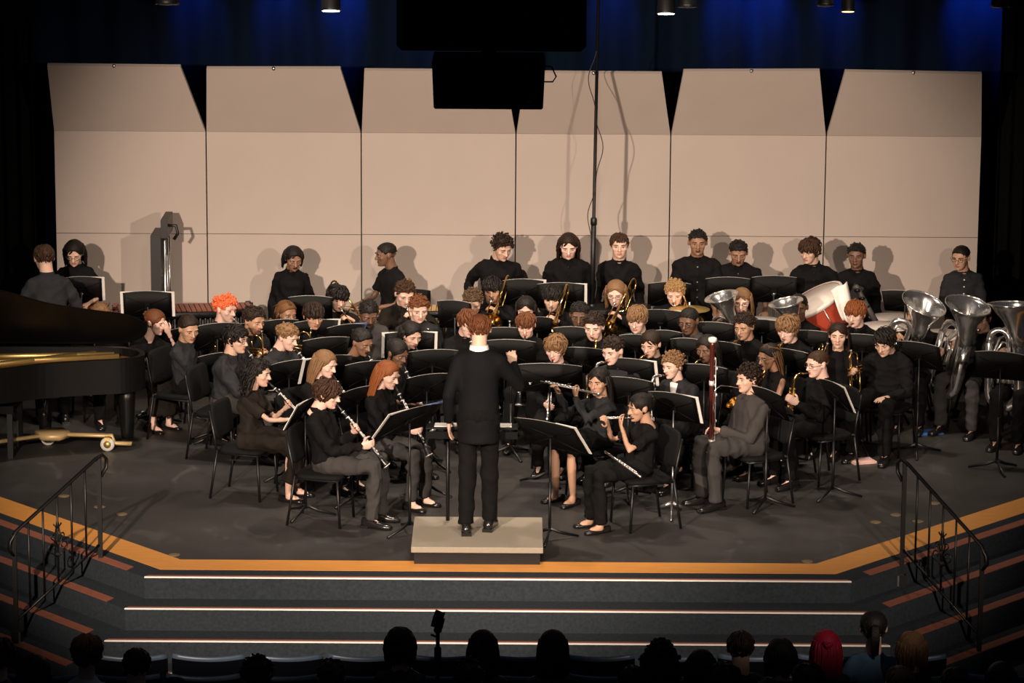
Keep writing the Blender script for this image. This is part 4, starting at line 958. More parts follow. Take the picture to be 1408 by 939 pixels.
# hand rails on the steps
def handrail(A, B, hA, hB, label, side):
    A, B = V(A), V(B); t = thing('stair_handrail', label, 'handrail', loc=A); B = B-A; A0 = V((0, 0, 0))
    pa, pb = A0+V((0, 0, hA)), B+V((0, 0, hB))
    for p, h in ((A0, hA), (B, hB)):
        m = MB(); m.box(p+V((0, 0, h/2)), (.035, .035, h)); m.build('post', K['black_paint'], t)
        m = MB(); m.box(p+V((0, 0, .05)), (.075, .075, .10)); q = m.build('post_foot', K['black_paint'], t); m = MB(); m.box(p+V((.03*side*-1, -.038, .055)), (.016, .006, .09)); m.build('foot_plate', K['steel'], q)
    d = (pb-pa); u = d.normalized(); hz = V((u.x, u.y, 0)).normalized()
    m = MB(); m.tube([pa-hz*.02+V((0, 0, -.16)), pa-hz*.075+V((0, 0, -.09)), pa-hz*.08+V((0, 0, -.02)), pa-hz*.04+V((0, 0, .02)), pa+u*.03+V((0, 0, .015)), pa.lerp(pb, .5)+V((0, 0, .012)), pb-u*.02+V((0, 0, .012)), pb+u*.05-V((0, 0, .03)), pb+hz*.05+V((0, 0, -.12)), pb+hz*.01-V((0, 0, .17))], [(.020, .012)]*10, 8); m.build('top_rail', K['black_paint'], t)
    n = 6; dr = V((0, 0, -.72))
    m = MB(); m.tube([pa+dr, pb+dr], .012, 6); m.build('bottom_rail', K['black_paint'], t)
    for k in range(1, n):
        p = pa.lerp(pb, k/n); m = MB(); m.tube([p, p+dr], .0095, 6); m.build('baluster', K['black_paint'], t)
    m = MB(); c = pa.lerp(pb, .5)+V((0, 0, -.42)); X = hz
    for sg in (-1, 1):
        for r0, z0, sz in ((.05, .0, 1), (.035, .09, .8)):
            pts = []
            for k in range(15):
                a = -PI/2+k*.42; rr = r0*sz*(1-k/18); pts.append(c+X*(sg*(.055*sz+rr*math.cos(a)))+V((0, 0, z0+rr*math.sin(a))))
            m.tube([c+V((0, 0, z0-.09))]+pts, .006, 6)
        m.tube([c+V((0, 0, -.02)), c+X*(sg*.03)+V((0, 0, .08)), c+X*(sg*.012)+V((0, 0, .16)), c+X*(sg*.04)+V((0, 0, .19))], .007, 6)
    m.ell(c+V((0, 0, .18)), (.014, .014, .04), 8, 6); m.box(c+V((0, 0, .03)), (.04, .02, .02)); m.box(c+V((0, 0, -.06)), (.035, .02, .02))
    m.build('scroll_ornament', K['black_paint'], t)
handrail(atz(1239, 806, -.178), atz(1345, 925, -.712), 1.04, 1.03, 'black iron stair rail with scrolls on the right steps', 1)
handrail(atz(139, 796, -.178), atz(23, 884, -.534), 1.02, .90, 'black iron stair rail with scrolls on the left steps', -1)

# hanging rig above the stage
def rig():
    c = aty(455, 5, 3.0); k = 0
    for px, py, r, lit in ((455, 15, .085, 1), (916, 19, .08, 1), (945, 10, .08, 0), (230, 6, .1, 0), (1166, 16, .06, 2), (1135, 8, .07, 0), (1375, 10, .08, 0)):
        p = aty(px, py, 3.0); b = MB(); lb = ['round stage light with a lit lens above the second shell panel', 'round stage light with a lit lens above the mic pole', 'dark stage lamp just right of the lit lamp above the pole', 'dark stage lamp at the top left of the blue curtain', 'small stage lamp with an amber glow at the top right', 'dark stage lamp beside the small amber lamp', 'dark stage lamp in the top right corner'][k]; k += 1
        t = thing('stage_light', lb, 'stage light', loc=p, group='stage lights on the rig'); tl = M.Rotation(R(-11), 4, 'X')
        b.lathe([(r*.6, .24), (r*.95, .20), (r, .02), (r*1.08, .0), (r*.95, .0), (r*.9, .03)], tl, 18, cap=False); b.lathe([(0.001, .25), (r*.6, .24)], tl, 18, cap=False); b.build('housing', K['black_paint'], t)
        y = MB(); y.tube([(-r*1.1, .03, .12), (-r*1.1, .03, .36), (r*1.1, .03, .36), (r*1.1, .03, .12)], .010, 6); y.tube([(0, .03, .36), (0, .03, .5)], .014, 6); y.build('yoke', K['black_paint'], t)
        e = MB(); e.lathe([(.001, .004), (r*.9, .004), (r*.88, -.004), (.001, -.008)], tl, 18, cap=False)
        e.build('lens', mat('lens_lit', (.9, .9, .9), .3, emit=((1, .95, .88), 14)) if lit == 1 else mat('lens_amber', (.9, .5, .2), .3, emit=((1, .6, .25), 3)) if lit == 2 else mat('lens_dark', (.03, .03, .04), .1), t)
    b = MB(); b.tube([(-5.5, 3.03, c.z+.52), (5.5, 3.03, c.z+.52)], .03, 10); tag(b.build('lighting_pipe', K['black_paint']), 'long black pipe carrying the stage lights', 'pipe')
rig()
# the large black hanging cluster and the box below it
p0, p1 = aty(545, 0, -13.6), aty(806, 72, -13.6)
t = thing('hanging_loudspeaker', 'large black loudspeaker cluster hanging at the top centre', 'loudspeaker', loc=((p0.x+p1.x)/2, -13.4, p1.z))
b = MB(); b.box((0, 0, .3), (p1.x-p0.x, .4, .6)); o = b.build('cabinet', K['matt_black'], t); m_ = o.modifiers.new('bev', 'BEVEL'); m_.width = .02
b = MB(); b.box((0, -.206, .3), ((p1.x-p0.x)*.94, .012, .56)); b.build('grille', K['matt_black'], t)
for sx in (-.25, .25): b = MB(); b.tube([(sx, 0, .6), (sx, 0, 2.6)], .008, 6); b.build('cable', K['steel'], t)
p0, p1 = aty(594, 84, -13.6), aty(749, 151, -13.6)
t = thing('hanging_projector', 'black box shaped projector hanging below the loudspeaker cluster', 'projector', loc=((p0.x+p1.x)/2, -13.45, p1.z))
h = p0.z-p1.z; W = p1.x-p0.x
b = MB(); b.box((0, 0, h/2), (W*.97, .3, h), taper=1.035); o = b.build('case', K['matt_black'], t); m_ = o.modifiers.new('bev', 'BEVEL'); m_.width = .006
b = MB(); b.box((W*.36, -.152, .03), (.022, .006, .008)); b.build('badge', K['shell_frame'], t)
b = MB(); b.tube([(W*.46, -.1, h*.9), (W*.56, -.1, h*.86), (W*.60, -.1, h*.66), (W*.57, -.1, h*.55), (W*.46, -.1, h*.55)], .003, 6); b.build('cable_loop', K['rubber'], t)
b = MB(); b.tube([(0, 0, h), (0, 0, h+.06)], .03, 8); b.build('mount', K['black_paint'], t)
# tall mic pole with a wound cable
pb = aty(814, 418, 5.75); pt = aty(823, -8, 5.75); base = V((pb.x, 5.75, 0))
t = thing('microphone_pole', 'tall thin black microphone pole with a loose wound cable', 'pole', loc=base); d = pt-base; s0 = pb-base
b = MB(); b.tube([s0+V((0, 0, -.05)), s0.lerp(d, .28), s0.lerp(d, .281), d], [.026, .026, .017, .015], 10); b.tube([(0, 0, .02), s0], .03, 10); b.build('pole', K['black_paint'], t)
b = MB()
for a in range(3): b.tube([(0, 0, .16), (.38*math.cos(a*2.1+.4), .38*math.sin(a*2.1+.4), .015)], .014, 6)
b.build('tripod_base', K['black_paint'], t)
b = MB()
for z in (.30,): b.lathe([(.022, -.04), (.032, -.03), (.032, .03), (.022, .04)], M.Translation(s0.lerp(d, z*.9)), 10)
b.build('collar', K['black_paint'], t)
b = MB(); pts = []
for k in range(60):
    f = .02+.80*k/59; p = s0.lerp(d, f); a = f*26; rr = .022+.06*abs(math.sin(f*15))**2; pts.append(p+V((rr*math.cos(a*.5), -.02+rr*.4*math.sin(a), 0)))
b.tube(pts, .0045, 5); b.build('cable', K['rubber'], t)

# ------------------------------------------------------------------ grand piano on its dolly
t = thing('grand_piano', 'black grand piano with raised lid at the left of the stage', 'piano', loc=(-4.4, 3.8, 0)); o_ = V((-4.4, 3.8, 0))
def spl(pts, n=8):
    out = []; m = len(pts)
    for i in range(m-1):
        p0, p1, p2, p3 = [V(pts[min(max(j, 0), m-1)]) for j in (i-1, i, i+1, i+2)]
        for k in range(n):
            u = k/n; out.append(.5*((2*p1)+(p2-p0)*u+(2*p0-5*p1+4*p2-p3)*u*u+(3*p1-p0-3*p2+p3)*u**3))
    out.append(V(pts[-1])); return out
outl = spl([(-5.35, 2.92), (-4.95, 2.95), (-4.6, 3.10), (-4.25, 3.33), (-3.85, 3.47), (-3.55, 3.56), (-3.40, 3.72), (-3.42, 3.92), (-3.55, 4.06), (-3.85, 4.12), (-5.35, 4.12)], 6)
outl = [(p.x-o_.x, p.y-o_.y) for p in outl]
def inset(poly, k): 
    cx, cy = -.05, .0; n = len(poly); out = []
    for i in range(n):
        a, c = V(poly[i-1]), V(poly[(i+1) % n]); d = (c-a).normalized(); nn = V((-d.y, d.x)); out.append((poly[i][0]+nn.x*k, poly[i][1]+nn.y*k))
    return out
ZB, ZT = .56, .88
b = MB(); inn = inset(outl, .05); n = len(outl)
rings = [[V((x, y, ZB)) for x, y in outl], [V((x, y, ZT)) for x, y in outl], [V((x, y, ZT)) for x, y in inn], [V((x, y, ZT-.14)) for x, y in inn]]
b.loft(rings, cap=True); b.sm = [False]*len(b.sm); b.build('rim', K['piano_black'], t)
b = MB(); b.prism(inset(outl, .055), ZT-.13, ZT-.075); b.build('plate', K['gold_plate'], t)
b = MB()
for x0, y0, x1, y1 in ((-.85, -.55, .55, .30), (-.85, -.25, .75, .15), (-.85, .05, .7, .22)): b.tube([(x0, y0, ZT-.06), (x1, y1, ZT-.06)], [(.02, .03), (.02, .03)], 6)
b.box((-.55, -.3, ZT-.05), (.06, 1.0, .05)); b.build('strut', K['dull_brass'], t)
lid = t_lid = None
hy = 4.12-o_.y; a = R(38); b = MB(); lo = inset(outl, -.02)
def lp(x, y, dz): v = hy-y; return V((x, hy-v*math.cos(a)-dz*math.sin(a), ZT+.03+v*math.sin(a)+dz*math.cos(a)))
b.loft([[lp(x, y, 0) for x, y in lo], [lp(x, y, .022) for x, y in lo]]); b.sm = [False]*len(b.sm); b.build('lid', K['piano_black'], t)
b = MB(); b.tube([(-.42, -.42, ZT-.02), tuple(lp(-.46, -.72, -.0))], .012, 6); b.build('lid_prop', K['piano_black'], t)
b = MB(); b.box((-.62, -.2, ZT+.14), (.02, .8, .26), M.Rotation(R(-18), 3, 'Y')); b.build('music_desk', K['piano_black'], t)
for x, y in ((-3.56, 3.74), (-4.36, 4.02), (-5.05, 3.2)):
    b = MB(); b.tube([(x-o_.x, y-o_.y, ZB+.01), (x-o_.x, y-o_.y, ZB-.10), (x-o_.x, y-o_.y, .16), (x-o_.x, y-o_.y, .09)], [.085, .080, .062, .055], 8); b.build('leg', K['piano_black'], t)
b = MB(); b.box((.12, -.1, ZB-.02), (.22, .16, .10)); b.tube([(.10, -.1, ZB-.05), (.08, -.12, ZB-.22)], .018, 6); b.ell((.08, -.12, ZB-.24), (.03, .03, .04), 10, 7); b.build('lyre_box', K['piano_black'], t)
tag(link('sheet_music', (lambda s: (s.box((0, 0, 0), (.004, .62, .24), M.Rotation(R(-18), 3, 'Y')), s.mesh('sheet_music', K['paper']))[1])(MB())), 'white sheet music propped on the grand piano music desk', 'sheet music')['kind'] = ''
o = [x for x in bpy.data.objects if x.get('label', '').startswith('white sheet music propped')][0]; del o['kind']; o.location = (-4.985, 3.75, ZT+.17)
# dolly
t = thing('piano_dolly', 'tan steel spider dolly with casters under the piano legs', 'dolly', loc=(-4.3, 3.72, 0)); dz = .13
cc = V((-4.25, 3.72, dz)); K['dolly_tan'] = mat('dolly_tan', (0.50, 0.36, 0.17), 0.45, .3)
b = MB(); b.lathe([(.16, -.03), (.17, 0), (.16, .03)], M.Translation(cc-V((-4.3, 3.72, 0))), 6); b.build('hub', K['dolly_tan'], t)
for x, y in ((-3.57, 3.66), (-4.36, 4.04), (-5.05, 3.16)):
    e = V((x, y, dz)); d = (e-cc).normalized(); b = MB(); q = V((-4.3, 3.72, 0)); b.tube([cc-q, e-d*.12-q, e-d*.10-q-V((0, 0, .07)), e-q+d*.06-V((0, 0, .07))], [(.03, .02)]*4, 8); b.build('arm', K['dolly_tan'], t)
    c = e-d*.16-q+V((.0, -.07, -.065)); b = MB(); m_ = M.Translation(c) @ M.Rotation(PI/2, 4, 'X'); b.lathe([(.030, -.016), (.062, -.018), (.066, 0), (.062, .018), (.030, .016)], m_, 20); w_ = b.build('caster_wheel', K['wheel_rubber'], t)
    b = MB(); b.lathe([(.035, -.02), (.035, .02)], m_, 14); b.box(c+V((0, .0, .055)), (.05, .06, .03)); b.build('caster_fork', K['dull_brass'], w_)
# bench in front of the keyboard
t = thing('piano_bench', 'black piano bench at the left edge by the keyboard', 'bench', loc=(-4.72, 3.62, 0)); 
b = MB(); b.box((0, 0, .46), (.36, .7, .07)); b.build('seat', K['chair_fabric'], t)
for x, y in ((-.14, -.3), (.14, -.3), (-.14, .3), (.14, .3)): b = MB(); b.box((x, y, .215), (.05, .05, .43)); b.build('leg', K['black_paint'], t)

# ------------------------------------------------------------------ percussion
def marimba(a, b_, n, wl, wr, z, label, m='rosewood', reso='black_paint', legs=True, name='marimba', rows=1):
    a, b_ = V(a), V(b_); d = (b_-a); L = d.length; t = thing(name, label, name, loc=(a.x, a.y, 0), rz=math.atan2(d.y, d.x), group='keyboard percussion')
    for i in range(n):
        f = (i+.5)/n; ww = wl+(wr-wl)*f; bw = L/n*.84
        b = MB(); b.box((L*f, 0, z), (bw, ww, .022)); b.build('bar', K[m], t)
        if rows == 2 and i % 7 not in (2, 6) and i < n-1: b = MB(); b.box((L*f+L/n*.5, ww*.5+.12, z+.03), (bw, ww*.7, .022)); b.build('bar', K[m], t)
    b = MB(); b.tube([(-.04, -wl/2-.02, z-.03), (L+.04, -wr/2-.02, z-.03)], [(.02, .035)]*2, 6); b.tube([(-.04, wl/2+.02, z-.03), (L+.04, wr/2+.02, z-.03)], [(.02, .035)]*2, 6)
    for x in (0, L): b.box((x, 0, z-.06), (.05, wl+.1, .12))
    b.build('frame', K['black_paint'], t)
    for i in range(n):
        f = (i+.5)/n; b = MB(); h = .50-.3*f if wl > wr else .3; b.tube([(L*f, 0, z-.03), (L*f, 0, z-.05-h)], L/n*.36, 8); b.build('resonator', K[reso], t)
    for x in (.0, L):
        b = MB(); b.box((x, 0, (z-.1)/2+.0), (.05, wl*.7, z-.12)); b.build('end_stand', K['black_paint'], t)
marimba(aty(86, 424, 5.35), aty(160, 432, 5.35), 12, .40, .28, .93, 'short rosewood xylophone in front of the woman with glasses', name='xylophone', rows=2)
marimba(aty(163, 450, 5.60), aty(345, 435, 5.85), 26, .46, .30, .92, 'long rosewood marimba behind the boy with cornrows', rows=1)
marimba(aty(566, 437, 5.9), aty(634, 440, 5.9), 10, .30, .22, .90, 'pale wooden xylophone with gold resonators behind the conductor', m='maple', reso='dull_brass', name='xylophone')
marimba(aty(500, 446, 5.75), aty(560, 440, 5.8), 9, .30, .24, .90, 'pale wooden marimba in front of the boy with mallets', m='maple', reso='dull_brass')
# tubular chimes seen from the side
p = aty(228, 360, 6.25); t = thing('tubular_chimes', 'tall rack of tubular chimes against the shell at left', 'chimes', loc=(p.x, 6.2, 0)); zt = aty(228, 305, 6.2).z
b = MB(); b.box((-.07, 0, zt/2-.04), (.10, .46, zt-.12), None); b.build('side_board', K['black_paint'], t)
b = MB(); b.box((.02, 0, zt-.03), (.07, .5, .18)); b.tube([(.05, -.2, zt-.0), (.13, -.2, zt-.0), (.15, -.2, zt-.08), (.11, -.2, zt-.14)], .016, 8); b.build('top_rail', K['black_paint'], t); b = MB(); b.box((0, 0, .04), (.35, .5, .06)); b.build('base', K['black_paint'], t)
for k in range(5): b = MB(); b.tube([(.02+.012*(k % 2), -.22+.10*k, .35+.05*k), (.02+.012*(k % 2), -.22+.10*k, zt-.12)], .017, 10); b.build('chime_tube', K['steel'], t)
# bass drum, tilted, with a cloth over it
c = aty(1128, 432, 5.35); t = thing('bass_drum', 'red bass drum tilted on its stand with white hoops', 'drum', loc=(c.x, 5.35, 0)); A_ = V((-.50, -.10, .86)).normalized(); rot = M.Translation(V((.02, 0, c.z-.03))) @ A_.to_track_quat('Z', 'Y').to_matrix().to_4x4()
b = MB(); b.lathe([(.30, -.20), (.305, -.17), (.305, .17), (.30, .20)], rot, 32, cap=False); b.build('shell', K['drum_red'], t)
for z in (-.185, .185): b = MB(); b.lathe([(.30, z-.022), (.325, z-.022), (.325, z+.022), (.30, z+.022)], rot, 32, cap=False); b.build('hoop', K['drumhead'], t)
for z in (-.195, .195): b = MB(); b.lathe([(.001, z), (.305, z), (.305, z+.004), (.001, z+.004)], rot, 32, cap=False); b.build('drumhead', K['drumhead'], t)
for k in range(8): a_ = 2*PI*k/8; b = MB(); b.tube([rot @ V((.318*math.cos(a_), .318*math.sin(a_), -.18)), rot @ V((.318*math.cos(a_), .318*math.sin(a_), .18))], .007, 6); b.build('tension_rod', K['steel'], t)
b = MB()
for sx in (-.3, .3): b.tube([(sx, .1, c.z-.05), (sx*1.3, -.25, .0)], .016, 6); b.tube([(sx, .1, c.z-.05), (sx*1.3, .4, .0)], .016, 6)
b.build('stand', K['black_paint'], t)
cl = MB(); g0 = [aty(1142, 400, 5.02), aty(1164, 387, 5.06), aty(1177, 447, 4.94), aty(1158, 441, 4.90)]
rg = []
for i in range(9):
    u = i/8; rg.append([g0[0].lerp(g0[3], u).lerp(g0[1].lerp(g0[2], u), v/6)+V((0, -.02*math.sin(v*1.7+u*2), .01*math.sin(u*7+v))) for v in range(7)])
nv_ = 7; cl.add([p for r in rg for p in r], [(i*nv_+j, i*nv_+j+1, (i+1)*nv_+j+1, (i+1)*nv_+j) for i in range(8) for j in range(6)]); cl.f = cl.f
o = cl.build('drape_cloth', K['white_cloth']); m_ = o.modifiers.new('s', 'SOLIDIFY'); m_.thickness = .008; tag(o, 'white cloth draped over the right side of the red bass drum', 'cloth')
c = aty(1192, 415, 5.45); t = thing('drum_rack', 'dark rack of percussion hardware beside the white draped drum', 'rack', loc=(c.x, 5.45, 0))
b = MB(); b.tube([(-.12, 0, c.z+.16), (.14, -.05, c.z-.28)], [(.03, .03)]*2, 8); b.tube([(.14, -.05, c.z-.28), (.14, -.05, 0)], .018, 8); b.build('arm', K['shell_frame'], t)
b = MB()
for k in range(5): b.ell((-.10+.05*k, -.03, c.z+.12-.08*k), (.03, .03, .02), 8, 6)
b.box((-.16, .03, c.z-.02), (.10, .06, .38), M.Rotation(R(25), 3, 'Y')); b.build('clamp', K['black_paint'], t)
# timpani
def timpano(px, py, y, rx, label):
    c = aty(px, py, y); r = rx/ (FPX/ (y+26.41+1.2)); t = thing('timpani', label, 'drum', loc=(c.x, y, 0), group='timpani at the right rear'); z = c.z
    b = MB(); b.lathe([(r*.25, z-.52), (r*.6, z-.45), (r*.85, z-.30), (r*.97, z-.12), (r*.98, z-.02)], None, 32, cap=False); b.build('bowl', K['copper'], t)
    b = MB(); b.lathe([(r*.97, z-.03), (r*1.04, z-.03), (r*1.04, z), (r*.99, z+.004)], None, 32, cap=False); b.build('hoop', K['black_paint'], t)
    b = MB(); b.lathe([(.001, z+.008), (r*.99, z+.006), (r*.99, z), (.001, z)], None, 32, cap=False); b.build('drumhead', K['drumhead'], t)
    b = MB()
    for k in range(4): a_ = 2*PI*k/4+.6; b.tube([(r*1.05*math.cos(a_), r*1.05*math.sin(a_), z-.02), (r*1.05*math.cos(a_), r*1.05*math.sin(a_), z-.35), (r*.55*math.cos(a_), r*.55*math.sin(a_), .06)], .014, 6)
    b.lathe([(r*.55, .02), (r*.6, .05), (r*.3, .08)], None, 16); b.build('frame', K['black_paint'], t)
timpano(1228, 437, 5.75, 33, 'rearmost small timpani with pink head behind the black stand'); timpano(1220, 449, 5.0, 36, 'timpani with pale head left of the first tuba bell')
timpano(1300, 461, 5.25, 40, 'timpani in front of the standing boy with glasses'); timpano(1418, 455, 5.35, 40, 'timpani at the right edge of the frame')
# cymbal and trap table in front of the standing boy in short sleeves
c = aty(948, 425, 5.5); t = thing('suspended_cymbal', 'brass cymbal on a stand behind the blond trombonist', 'cymbal', loc=(c.x, 5.5, 0))
b = MB(); b.lathe([(.20, c.z), (.06, c.z+.02), (.03, c.z+.035), (.012, c.z+.04), (.012, c.z+.036), (.06, c.z+.016), (.2, c.z-.003)], None, 28, cap=False); b.build('cymbal_disc', K['dull_brass'], t)
b = MB(); b.tube([(0, 0, .3), (0, 0, c.z+.07)], .010, 8)
for k in range(3): b.tube([(0, 0, .45), (.28*math.cos(k*2.1), .28*math.sin(k*2.1), .01)], .010, 6)
b.build('stand', K['steel'], t)
c = aty(852, 424, 5.62); t = thing('trap_table', 'black percussion table beside the microphone pole', 'table', loc=(c.x, 5.7, 0))
b = MB(); b.box((0, 0, c.z-.02), (.62, .36, .04)); b.build('table_top', K['black_paint'], t)
for sx in (-.25, .25): b = MB(); b.tube([(sx, 0, c.z-.03), (sx, 0, .02)], .016, 6); b.build('leg', K['black_paint'], t)
c = aty(1060, 470, 5.6); t = thing('snare_drum', 'grey drum on a stand behind the silver baritone horns', 'drum', loc=(aty(1048, 430, 5.6).x, 5.6, 0))
b = MB(); b.lathe([(.18, .72), (.18, .86)], None, 24); b.build('shell', K['steel'], t); b = MB(); b.lathe([(.001, .87), (.185, .87), (.185, .855), (.001, .855)], None, 24, cap=False); b.build('drumhead', K['drumhead'], t)
b = MB()
for k in range(3): b.tube([(.1*math.cos(k*2.1), .1*math.sin(k*2.1), .72), (0, 0, .45), (.28*math.cos(k*2.1+1), .28*math.sin(k*2.1+1), .01)], .010, 6)
b.build('stand', K['steel'], t)
# loose things on the stage floor
p = atz(212, 571, .02); b = MB(); b.lathe([(.028, -.12), (.032, -.10), (.032, .08), (.014, .11), (.014, .14)], M.Translation((p.x, p.y, .033)) @ M.Rotation(PI/2, 4, 'Y'), 14); tag(b.build('water_bottle', mat('pale_blue_plastic', (.45, .68, .78), .25)), 'pale blue bottle lying on the floor by the piano leg', 'bottle')
p = atz(1185, 634, .01); b = MB(); b.box((p.x, p.y, .012), (.22, .18, .02), M.Rotation(.3, 3, 'Z')); tag(b.build('paper_booklet', mat('pink_paper', (.65, .42, .38), .8)), 'pink booklet on the floor under the right trumpet player', 'booklet')
p = atz(1276, 594, .01); b = MB(); b.box((p.x, p.y, .008), (.24, .2, .012), M.Rotation(.3, 3, 'Z')); tag(b.build('folder', K['blue_folder']), 'dark blue folder on the floor under the tuba player', 'folder')

# ------------------------------------------------------------------ theatre seats, phone tripod
SEAT = None
ORD = ['first', 'second', 'third', 'fourth', 'fifth', 'sixth', 'seventh', 'eighth', 'ninth', 'tenth', 'eleventh', 'twelfth', 'thirteenth']
def seat(px, py, ztop, label):
    global SEAT
    p = atz(px, py, ztop); z0 = -.712; t = thing('theatre_seat', label, 'seat', loc=(p.x, p.y, z0), group='theatre seats'); H = ztop-z0
    if SEAT is None:
        b = MB(); n = 12; vs = []
        for y, k in ((0, 1), (-.05, 1)):
            for i in range(n+1):
                u = -1+2*i/n; vs += [V((u*.265, y-.03*(1-u*u)*(1 if k else 0), H-.50)), V((u*.265, y-.03*(1-u*u), H-.018*(1-abs(u)**2)))]
        b.add(vs, [(2*i+1, 2*i+3, 2*i+2, 2*i) for i in range(n)]+[(2*(n+1)+2*i, 2*(n+1)+2*i+2, 2*(n+1)+2*i+3, 2*(n+1)+2*i+1) for i in range(n)]+[(2*i+1, 2*(n+1)+2*i+1, 2*(n+1)+2*i+3, 2*i+3) for i in range(n)])
        b.flat = True; b.add([vs[0], vs[1], vs[2*(n+1)], vs[2*(n+1)+1]], [(0, 1, 3, 2)]); b.add([vs[2*n], vs[2*n+1], vs[4*n+2], vs[4*n+3]], [(2, 3, 1, 0)])
        tr = MB(); tr.tube([V((-.262+.524*i/12, -.025-.03*(1-(-1+i/6)**2), H+.004-.018*(1-(-1+i/6)**2))) for i in range(13)], [(.012, .030)]*13, 8, up=V((0, 0, 1)))
        cu = MB(); cu.box((0, .23, .43), (.50, .42, .10)); sd = MB(); sd.box((.30, .12, .32), (.045, .50, .62)); ar = MB(); ar.box((.30, .14, .645), (.055, .40, .03))
        SEAT = [('seat_back', b.mesh('seat_back', mat('seat_shell', (.0022, .003, .006), .8, spec=.05))), ('top_trim', tr.mesh('top_trim', mat('seat_trim', (.10, .15, .22), .35))), ('cushion', cu.mesh('cushion', mat('seat_cushion', (.01, .015, .04), .9))), ('side_panel', sd.mesh('side_panel', mat('seat_wood', (.35, .14, .03), .5))), ('armrest', ar.mesh('armrest', K['black_paint']))]
    for nm, me in SEAT: link(nm, me, t)
for k in range(11): seat(716+107*(k-5.5)+53-53.5*0, 903, .14, 'dark blue theatre seat in the front row, %s from the left end' % ORD[k])
for k in range(13): seat(720+110*(k-6.5)+55, 930, .14, 'dark blue theatre seat in the second row, %s from the left end' % ORD[k])
p = atz(602, 850, .62); t = thing('phone_tripod', 'black tripod with a phone clamp standing among the front row', 'tripod', loc=(p.x, p.y, -.712)); h = .62+.712
b = MB(); b.tube([(0, 0, .25), (0, 0, h-.08)], .015, 10); b.lathe([(.02, h-.30), (.026, h-.29), (.026, h-.22), (.02, h-.21)], None, 10); b.tube([(0, 0, h-.14), (-.05, -.0, h-.12)], .008, 6); b.build('column', K['black_paint'], t)
b = MB(); b.box((0, 0, h-.03), (.085, .04, .07), M.Rotation(.25, 3, 'Y')); b.box((.01, 0, h+.025), (.07, .03, .05), M.Rotation(.35, 3, 'Y')); b.ell((0, 0, h-.085), (.03, .03, .03), 10, 7); b.build('clamp', K['rubber'], t)
for k in range(3): b = MB(); b.tube([(0, 0, .40), (.30*math.cos(k*2.1+.5), .30*math.sin(k*2.1+.5), .01)], .011, 6); b.build('leg', K['black_paint'], t)

# ------------------------------------------------------------------ the band
COND = V((-.25, .5, 0))
def auto_yaw(px, py, k=.75):
    p = atz(px, py, 1.13); return math.degrees(math.atan2(COND.x-p.x, p.y-COND.y))*k
def sit(px, py, d, skin, hair, style, ins=None, yaw=None, what='', fem=False, **kw):
    yw = auto_yaw(px, py) if yaw is None else yaw
    sp = dict(px=px, py=py, d=d, skin=skin, hair=hair, style=style, ins=ins, yaw=yw, fem=fem, s=kw.pop('s', .95 if fem else 1.0), **kw)
    sp['label'] = 'seated '+d+(' '+what if what else '')
    ro, MW, ctx = person(sp)
    if kw.get('nochair') is None: chair(MW @ M.Translation((0, .06, 0)), 'black padded chair under the '+d)
    return ro
def stood(px, py, d, skin, hair, style, y=6.05, what='', fem=False, yaw=0, ins=None, **kw):
    z = aty(px, py, y-.08).z; s = kw.pop('s', z/1.545)
    sp = dict(px=px, py=py, y=y-.08, d=d, skin=skin, hair=hair, style=style, ins=ins, yaw=yaw, fem=fem, pose='stand', s=s, **kw)
    sp['label'] = 'standing '+d+(' '+what if what else ''); return person(sp)[0]
CL = ('clarinet',)
G = 'grey_trousers'
# conductor, seen from behind
sp = dict(loc=(-.27, .36, .15), d='conductor', label='conductor in black suit seen from behind on the beige podium', skin='light', hair='auburn', style='short', pose='stand', yaw=176, s=1.12, w=.88, hs=1.0, lx=.78,
          top='suit', bottom='black_trousers', ins=None, nod=6, hands={'R': ((-.24, -.40, 1.40), (0, -1, -.2), 'rest'), 'elbowR': (-.5, -.1, -.8)}, step={'L': .10, 'R': -.04})
person(sp)
# standing percussion row
stood(57, 343, 'young man with short brown hair turned away', 'light', 'brown', 'short', y=5.0, what='behind the piano lid', yaw=205, top='charcoal_shirt', nod=14, lean=10, side=0, s=1.05, hands={'L': ((.28, -.38, 1.02), (0, 0, -1)), 'R': ((-.25, -.40, 1.0), (0, 0, -1))})
stood(101, 357, 'young woman with glasses and long black hair', 'light', 'black', 'shoulder', y=5.75, fem=True, glasses=True, slv='short', what='at the short xylophone', ins=('mallets', 'mallet', .99, -.36, .13), nod=26, s=.98, collar=False)
stood(406, 352, 'woman in black jacket with dark bob', 'brown', 'black', 'bob', fem=True, turn=18, nod=22, what='against the left part of the shell', collar=True)
stood(520, 348, 'boy in black polo looking left', 'dark', 'black', 'buzz', yaw=-58, turn=-14, slv='short', nod=8, what='with a mallet', ins=('mallets', 'mallet', .92, -.36, .13), w=1.08)
stood(695, 336, 'boy with bushy dark hair looking down to the right', 'light', 'darkbrown', 'bigcurly', turn=28, nod=22, what='left of the mic pole', hands={'R': ((-.30, -.05, .88), (1, 0, 0), 'rest'), 'L': ((.30, -.12, .90), (-1, 0, 0), 'rest')})
stood(782, 334, 'boy with shoulder-length brown hair', 'pale', 'darkbrown', 'shoulder', nod=20, what='just left of the mic pole', w=1.05, buttons='black_paint')
stood(852, 337, 'boy in buttoned black suit with brown hair', 'light', 'brown', 'short', nod=4, what='right of the mic pole', w=.9, top='black_shirt')
stood(960, 332, 'tall broad boy in short-sleeved black shirt', 'brown', 'black', 'topfade', nod=6, slv='short', w=1.22, buttons='steel', hands={'R': ((-.16, -.30, .86), (0, 0, -1)), 'L': ((.22, -.38, .84), (0, 0, -1))})
